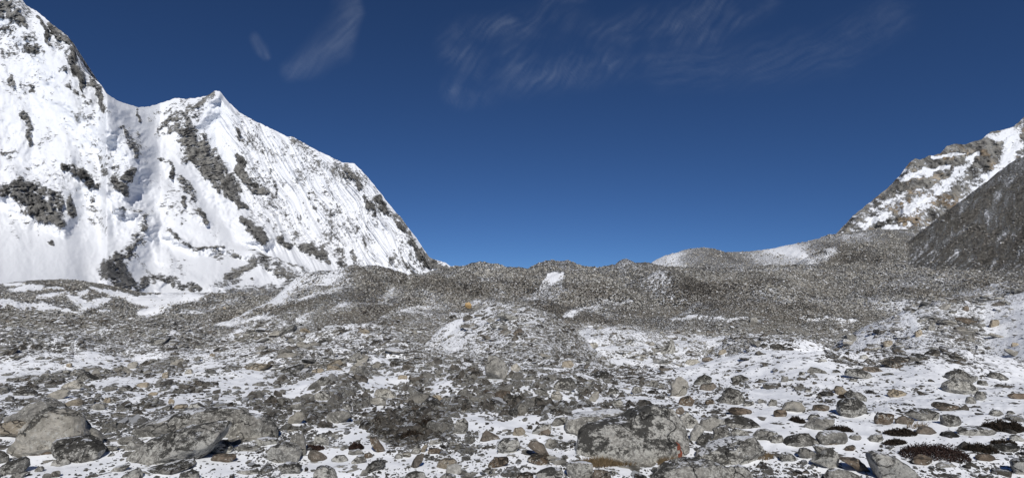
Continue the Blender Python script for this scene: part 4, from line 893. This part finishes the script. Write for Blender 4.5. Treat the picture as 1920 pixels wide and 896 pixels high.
# ------------------------------------------------------------------ rubble: sampled over the ground with sizes that follow a power law
NPROT = 14
protos = []
pc = bpy.data.collections.new('stone_kinds')
for i in range(NPROT):
    me = rock_mesh('stone', 2, 900+i, flat=[.55, .8, .65, .5][i % 4], cuts=13, rough=.05)
    me.materials.append(RKI[i % 4] if i < 12 else RKI[(i+1) % 3]); protos.append(me)
    ob = bpy.data.objects.new('stone_kind_%02d' % i, me); pc.objects.link(ob)
dPY = np.maximum(-np.diff(PY, axis=0), 0)                       # visible height of each cell in the picture
hid = np.maximum.accumulate(np.minimum.accumulate(PY, axis=0)*0, axis=0)
run = np.minimum.accumulate(PY, axis=0)[:-1]; vis = (PY[1:] <= run+0.5)
cellw = np.where(vis, dPY, 0)+np.minimum(dPY*0+0.25, 0.25)
Dm = DD[:-1]; PXc = PX[:-1]; PYc = PY[:-1]; Sc = S[:-1]
inx = (PXc > -160) & (PXc < 2080) & (Dm > 5.5) & (Dm < 1000)
dens = np.where(Sc > .9, 0.04, np.interp(Sc, [0, .35, .55, .7, .85], [1.0, 1.0, 0.65, .30, .11]))
dens = dens*np.where((Dm > 22) & (Dm < 120), np.interp(Sc, [.6, .72, .85], [1.7, 1.9, 1.0]), 1)*np.where(Dm > 330, 0.6, 1)*np.where(SS[:-1] > .5, .10, 1)
clump = 0.08+2.0*np.clip(pn(U[:-1]*DD[:-1]/(DD[:-1]*.05+.6), DD[:-1]/(DD[:-1]*.09+.8), 55)+.35, 0, 1)
dens = dens*np.where(Sc > .65, clump, 1)
ctr = blob(PXc, PYc, 810, 755, 330, 72, 0, .35)*((Dm > 8.5) & (Dm < 34))+blob(PXc, PYc, 230, 720, 260, 40, 0, .4)*.5*((Dm > 8.5) & (Dm < 34))
dens = dens*(1+.15*ctr)
wt = (cellw*dens*inx).ravel(); cdf = np.cumsum(wt); cdf /= cdf[-1]
NS = 230000
ci = np.searchsorted(cdf, rng.random(NS)); rj, ri = np.unravel_index(ci, cellw.shape)
su = us[np.clip(ri, 0, NU-2)]+(rng.random(NS))*(2*UM/(NU-1)); sL = Ls[rj]+rng.random(NS)*(Ls[1]-Ls[0]); sD = np.exp(sL)
sz = ground_z(su, sD); spx = 960+FX*su; spy = HY-FX*sz/sD; sS = S[rj, ri]; sT = T[rj, ri]; sB = B[rj, ri]
size = 2.6*rng.random(NS)**(-1/2.05)
size = np.minimum(size, np.where(sS > .6, 46, np.where(sD > 30, 20, 44))*rng.uniform(.6, 1, NS))
size = np.where(sD > 110, np.minimum(size, 7.5*rng.uniform(.5, 1, NS)), size)
size = np.where((sS > .65) & (sD < 30), size*1.25, size)
sC = ctr[rj, ri]; size = np.where(rng.random(NS) < .55*sC, np.minimum(size*2.1, 38), size)
# keep clear of the placed boulders in front of which they would stand
ok = np.ones(NS, bool)
for (hx, hy, hw, hh) in occ:
    ok &= ~(((spx-hx)/(hw+size*.4))**2+((spy-hy-hh*.15)/(hh*1.0+size*.3))**2 < 0.75)
su, sD, sz, spx, spy, sS, sT, sB, sC, size = [a[ok] for a in (su, sD, sz, spx, spy, sS, sT, sB, sC, size)]
NS = len(su)
rad = size*sD/FX*0.5
r01 = rng.random(NS)
reg = fbm(su*sD/(2+sD*.06), sD/(2+sD*.06), 3, 201)*.0+fbm(su*sD/6, sD/6, 4, 202)*(sD < 70)+fbm(su*sD/30, sD/30, 4, 203)*(sD >= 70)
size = size*np.where(sD > 20, np.clip(.95+.5*reg, .6, 1.7), 1); size = np.where(sD > 110, np.minimum(size, 6.5), size); rad = size*sD/FX*0.5
dark_p = np.clip(np.where(sB > .4, .62, np.where((sS > .6) & (spx > 1080) & (sD < 32), .66, .26))-.25*reg, .03, .85); pale_p = np.clip(np.where(sT > .4, .26, .10)+.22*reg, .02, .6); snow_p = np.where(sD < 60, .14, np.clip(sS*.4, 0, .14))
kind = np.where(r01 < dark_p, 1, np.where(r01 < dark_p+pale_p, 2, np.where(r01 < dark_p+pale_p+snow_p, 3, 0)))
pid = kind+4*rng.integers(0, 3, NS)
rot = np.stack([rng.normal(0, .25, NS), rng.normal(0, .25, NS), rng.uniform(0, 6.28, NS)], 1)
scl = rad[:, None]*np.stack([rng.uniform(.9, 1.35, NS), rng.uniform(.8, 1.2, NS), rng.uniform(.6, 1.15, NS)*np.where((sD > 24) & (sD < 120), .62, 1)*(1+.35*sC)], 1)
pos = np.stack([su*sD, sD, sz+rad*0.02], 1)
# the largest ones are stones of their own
inview = (spx > -5) & (spx < 1925) & (spy < 905)
order = np.argsort(-(size*inview)); NIND = max(0, 296-len(heroes)); ind = order[:NIND]; rest = np.ones(NS, bool); rest[ind] = False
names_mt = [['grey', 'lichen', 'pale'], ['dark', 'brown', 'dark'], ['pale', 'tan', 'pale'], ['lichen_snow', 'grey_snow', 'lichen_snow']]
ipm = {}
autos = []
for n, q in enumerate(ind):
    mt = names_mt[kind[q]][n % 3]; key = (n % 12, mt)
    if key not in ipm:
        me = rock_mesh('stone', 4, 500+n % 12, flat=[.5, .7, .6, .8][n % 4], cuts=15, rough=.07); me.materials.append(RKA[mt])
        ipm[key] = me
    o = link('stone', ipm[key]); o.location = pos[q]; o.rotation_euler = rot[q]; o.scale = scl[q]
    o['_px'] = float(spx[q]); o['_py'] = float(spy[q]); o['_w'] = float(size[q]); o['_h'] = float(size[q]*.6)
    autos.append((o, mt, None, None))
def pts_object(name, sel, label):
    me = bpy.data.meshes.new(name); c = pos[sel]; me.vertices.add(len(c)); me.vertices.foreach_set('co', c.astype(np.float32).ravel())
    for nm, ar in (('rot', rot[sel]), ('scl', scl[sel])):
        a = me.attributes.new(nm, 'FLOAT_VECTOR', 'POINT'); a.data.foreach_set('vector', ar.astype(np.float32).ravel())
    a = me.attributes.new('pid', 'INT', 'POINT'); a.data.foreach_set('value', pid[sel].astype(np.int32))
    o = link(name, me); md = o.modifiers.new('scatter', 'NODES'); md.node_group = GN
    tag(o, label, kind='stuff'); return o
GN = bpy.data.node_groups.new('scatter_stones', 'GeometryNodeTree')
GN.interface.new_socket('Geometry', in_out='INPUT', socket_type='NodeSocketGeometry'); GN.interface.new_socket('Geometry', in_out='OUTPUT', socket_type='NodeSocketGeometry')
gi = GN.nodes.new('NodeGroupInput'); go = GN.nodes.new('NodeGroupOutput')
mp = GN.nodes.new('GeometryNodeMeshToPoints'); ip = GN.nodes.new('GeometryNodeInstanceOnPoints'); cl = GN.nodes.new('GeometryNodeCollectionInfo')
cl.inputs['Collection'].default_value = pc; cl.inputs['Separate Children'].default_value = True; cl.inputs['Reset Children'].default_value = True
def na(nm, t):
    a = GN.nodes.new('GeometryNodeInputNamedAttribute'); a.data_type = t; a.inputs['Name'].default_value = nm; return a.outputs['Attribute']
GN.links.new(gi.outputs[0], mp.inputs[0]); GN.links.new(mp.outputs[0], ip.inputs['Points']); GN.links.new(cl.outputs[0], ip.inputs['Instance'])
ip.inputs['Pick Instance'].default_value = True
GN.links.new(na('pid', 'INT'), ip.inputs['Instance Index']); GN.links.new(na('scl', 'FLOAT_VECTOR'), ip.inputs['Scale'])
er = GN.nodes.new('FunctionNodeEulerToRotation'); GN.links.new(na('rot', 'FLOAT_VECTOR'), er.inputs[0]); GN.links.new(er.outputs[0], ip.inputs['Rotation'])
GN.links.new(ip.outputs[0], go.inputs[0])
pts_object('rubble', rest & (sD < 40), 'loose grey and brown stones strewn through the near snow')
pts_object('rubble', rest & (sD >= 40), 'grey moraine rubble covering the hills of the middle distance')

# ------------------------------------------------------------------ labels of the boulders and stones
marks = [(o['_px'], o['_py'], s) for o, m, l, s in heroes if s]
used = set()
def rel(x, y, mx, my, w):
    dx, dy = x-mx, y-my
    if abs(dx) > 1.1*abs(dy): return 'right of' if dx > 0 else 'left of'
    return 'in front of' if dy > 0 else 'behind'
for o, mt, lab, short in heroes+autos:
    x, y, w = o['_px'], o['_py'], o['_w']
    if lab is None:
        sz_ = 'large' if w > 60 else 'medium' if w > 32 else 'small' if w > 20 else 'little'
        shp = 'flat' if o['_h'] < w*.42 else 'blocky' if o['_h'] > w*.8 else 'angular'
        near = sorted(marks, key=lambda q: math.hypot(q[0]-x, (q[1]-y)*1.5))
        cands = []
        for a in range(3):
            cands.append('%s %s %s rock %s the %s' % (sz_, TONE[mt], shp, rel(x, y, near[a][0], near[a][1], w), near[a][2]))
        for a in range(3):
            for b in range(a+1, 7):
                cands.append('%s %s rock %s the %s, %s the %s' % (sz_, TONE[mt], rel(x, y, near[a][0], near[a][1], w), near[a][2], rel(x, y, near[b][0], near[b][1], w), near[b][2]))
        cands = [c for c in cands if len(c.split()) <= 16]
        lab = next((c for c in cands if c not in used), cands[-1])
    used.add(lab)
    tag(o, lab, 'boulder' if w > 40 else 'rock', 'boulders and stones on the moraine')
    for k in ('_px', '_py', '_w', '_h'): del o[k]

# ------------------------------------------------------------------ heath shrubs and dry grass
def mat_leaf(name, a, b):
    m = NT(name); n = m.noise(m.pos(), 22, 4, .7); m.bsdf(m.mix(m.mapr(n, .35, .65), a, b), 0.8); return m.m
M_leaf = mat_leaf('dark_red_heath', (0.016, 0.011, 0.009), (0.065, 0.038, 0.031)); M_leaf2 = mat_leaf('black_green_heath', (0.012, 0.011, 0.008), (0.05, 0.036, 0.026))
M_twig = mat_leaf('heath_twig', (0.03, 0.018, 0.013), (0.07, 0.04, 0.03)); M_grass = mat_leaf('dry_grass', (0.09, 0.065, 0.035), (0.26, 0.19, 0.11))
def shrub(cx, cy, rx, ry, label, mat, ang=0, n=None):
    D = hit(cx, cy+ry*.8); k = D/FX; u = (cx-960)/FX
    root = bpy.data.objects.new('shrub', None); COL.objects.link(root); root.location = (u*D, D, float(ground_z(u, D)))
    tag(root, label, 'shrub', 'dark low shrubs in the snow')
    n = n or int(min(5000, 9*rx*ry)); r = rng.random((n, 3)); a = r[:, 0]*6.283; q = np.sqrt(r[:, 1])
    lx = np.cos(a)*q*rx*k; ly = np.sin(a)*q*rx*k*0.55
    top = np.sqrt(np.clip(1-q*q, 0, 1))*ry*k*1.3*(0.7+0.5*pn(lx/(.3*rx*k)+cx, ly/(.3*rx*k), 8))
    lz = top*(0.25+0.95*r[:, 2]**1.5)
    gz = ground_z((lx+u*D)/(ly+D), ly+D)-float(ground_z(u, D))
    c = np.stack([lx, ly, lz+gz], 1); s = 1.5*k*rng.uniform(.6, 1.5, n)
    d1 = rng.normal(size=(n, 3)); d1[:, 2] = abs(d1[:, 2])+.6; d1 /= np.linalg.norm(d1, axis=1)[:, None]
    d2 = np.cross(d1, rng.normal(size=(n, 3))); d2 /= np.linalg.norm(d2, axis=1)[:, None]
    V = np.stack([c-d2*s[:, None]*.5, c+d2*s[:, None]*.5, c+d1*s[:, None]*2.2], 1).reshape(-1, 3)
    link('foliage', mesh_np('foliage', V, None, np.arange(3*n).reshape(-1, 3), mat=mat, smooth_=False), root)
    m = max(10, n//25); V = []; 
    for i in rng.integers(0, n, m):
        b = c[i]*np.array([.6, .6, 0])+[0, 0, gz[i]]; w = 0.5*k; V += [b-[w, 0, 0], b+[w, 0, 0], c[i]+[0, 0, s[i]]]
    link('stem', mesh_np('stem', np.array(V), None, np.arange(len(V)).reshape(-1, 3), mat=M_twig, smooth_=False), root)
for a in [(1752,838,62,17,'largest dark red heath shrub spreading over the snow at right', M_leaf), (1880,795,38,13,'black shrub mat on a low rock at the right edge', M_leaf2),
          (1838,838,32,9,'dark shrub patch right of the largest heath shrub', M_leaf2), (1882,828,22,8,'small dark shrub above the right edge boulder', M_leaf2),
          (1574,802,24,8,'dark shrub below the bulky dark boulder', M_leaf2), (1688,808,30,8,'flat black shrub behind the largest heath shrub', M_leaf2),
          (1678,826,20,6,'short black shrub left of the largest heath shrub', M_leaf2), (1595,742,22,8,'small shrub tucked behind the bulky dark boulder', M_leaf2), (668,833,14,10,'reddish black shrub between stones left of centre', M_leaf),
          (592,838,16,5,'low brown shrub right of the upright grey rock', M_leaf), (1495,785,14,8,'dark shrub sprig at the foot of the slanting slab', M_leaf2),
          (770,812,26,12,'dark brown shrub on the bare bank near the middle', M_leaf2), (800,790,28,10,'upper dark shrub on the bare brown bank', M_leaf2)]:
    shrub(*a)
def grass(patches, name='grass'):
    V = []
    for cx, cy, rx, ry, n in patches:
        for _ in range(n):
            a = random.random()*6.28; q = math.sqrt(random.random()); x = cx+math.cos(a)*q*rx; y = cy+math.sin(a)*q*ry
            D = hit(x, y); k = D/FX; p = np.array([(x-960)*k, D, (HY-y)*k]); h = random.uniform(5, 13)*k; w = .5*k
            t = np.array([random.gauss(0, .5)*h, random.gauss(-.2, .4)*h, h]); s = np.array([w, random.uniform(-w, w), 0])
            V += [p-s-[0, 0, .02], p+s-[0, 0, .02], p+t]
    o = link(name, mesh_np(name, np.array(V), None, np.arange(len(V)).reshape(-1, 3), mat=M_grass, smooth_=False))
    tag(o, 'dry brown grass tufts at the foot of the boulders', kind='stuff')
grass([(1125,869,38,7,1300), (1165,867,36,6,1000), (1200,861,22,4,500), (1262,869,30,6,900), (1350,866,34,5,500), (1430,857,20,5,300), (1495,690,0.1,0.1,1), (1560,830,20,4,250), (1560,870,12,5,150), (540,852,16,5,150), (1720,800,20,4,120)])

# ------------------------------------------------------------------ thin high cirrus
def mat_cloud():
    m = NT('cirrus'); a = m.attr('dens')
    tr = m.n('ShaderNodeBsdfTransparent'); tl = m.n('ShaderNodeBsdfTranslucent'); tl.inputs[0].default_value = (.8, .9, 1, 1)
    mx = m.n('ShaderNodeMixShader'); m.put(mx.inputs[0], a); m.t.links.new(tr.outputs[0], mx.inputs[1]); m.t.links.new(tl.outputs[0], mx.inputs[2]); m.t.links.new(mx.outputs[0], m.out.inputs['Surface']); return m.m
M_cloud = mat_cloud(); M_cloud.use_transparent_shadow = True if hasattr(M_cloud, 'use_transparent_shadow') else True
def cloud(box, H, fn, label):
    x0, y0, x1, y1 = box; X, Y = np.meshgrid(np.arange(x0, x1, 3.0), np.arange(y0, y1, 3.0))
    v = (HY-Y)/FX; D = H/v; dn = fn(X, Y)
    edge = smooth(0, 70, X-x0)*smooth(0, 70, x1-X)*smooth(0, 40, y1-Y)
    P = np.stack([(X-960)/FX*D, D, H+60*pn(X/60, Y/60, 9)], -1)
    tag(link('cloud', mesh_np('cloud', P.reshape(-1, 3), grid_quads(*X.shape), attrs={'dens': np.clip(dn*edge, 0, .6)}, mat=M_cloud)), label, 'cloud', 'thin cirrus wisps')
def fib(X, Y, ang, L, w, seed):
    c, s = math.cos(math.radians(ang)), math.sin(math.radians(ang)); wx = X+26*pn(X/160, Y/160, seed)+3*pn(X/22, Y/22, seed+5); wy = Y+26*pn(X/160, Y/160, seed+1)+3*pn(X/22, Y/22, seed+6)
    a = wx*c+wy*s; b = -wx*s+wy*c
    return np.clip(0.5+0.6*fbm(a/L, b/w, 5, seed+2, .62), 0, 1.4)**1.3
def c1(X, Y): return 0.055*stroke(X, Y, [(675,-40),(668,30),(640,75),(590,110),(545,135)], [30, 30, 30, 22, 14], .95)*(0.35+fib(X, Y, -45, 60, 9, 3))*(1-smooth(672, 690, X-Y*.0+abs(Y-20)*.25))
def c2(X, Y): return 0.05*stroke(X, Y, [(478,72),(490,90),(500,108)], [8, 9, 6], .9)*(.3+fib(X, Y, 60, 50, 8, 13))
def c3(X, Y):
    m = stroke(X, Y, [(870,85),(940,70),(1010,40),(1080,0)], [40, 36, 30, 26], .95)+stroke(X, Y, [(860,170),(960,150),(1060,115),(1180,85),(1290,60),(1420,-10)], [26, 34, 44, 50, 46, 34], .95)
    return 0.06*smooth(0, 1, m)*fib(X, Y, -48, 70, 8, 23)*(.15+1.2*np.clip(.45+fbm(X/90, Y/60, 3, 29), 0, 1))
def c4(X, Y): return 0.035*stroke(X, Y, [(1250,130),(1400,125),(1560,95),(1680,30)], [30, 34, 36, 30], .95)*fib(X, Y, -25, 70, 10, 33)
cloud((400, -60, 780, 200), 3000, lambda X, Y: c1(X, Y), 'curved cirrus wisp above the snow peak')
cloud((400, 20, 590, 180), 3100, c2, 'tiny faint cirrus streak left of the curved wisp')
cloud((760, -60, 1540, 240), 3200, c3, 'feathery cirrus band in the upper middle of the sky')
cloud((1130, -40, 1830, 210), 3400, c4, 'very faint cirrus veil at the upper right')
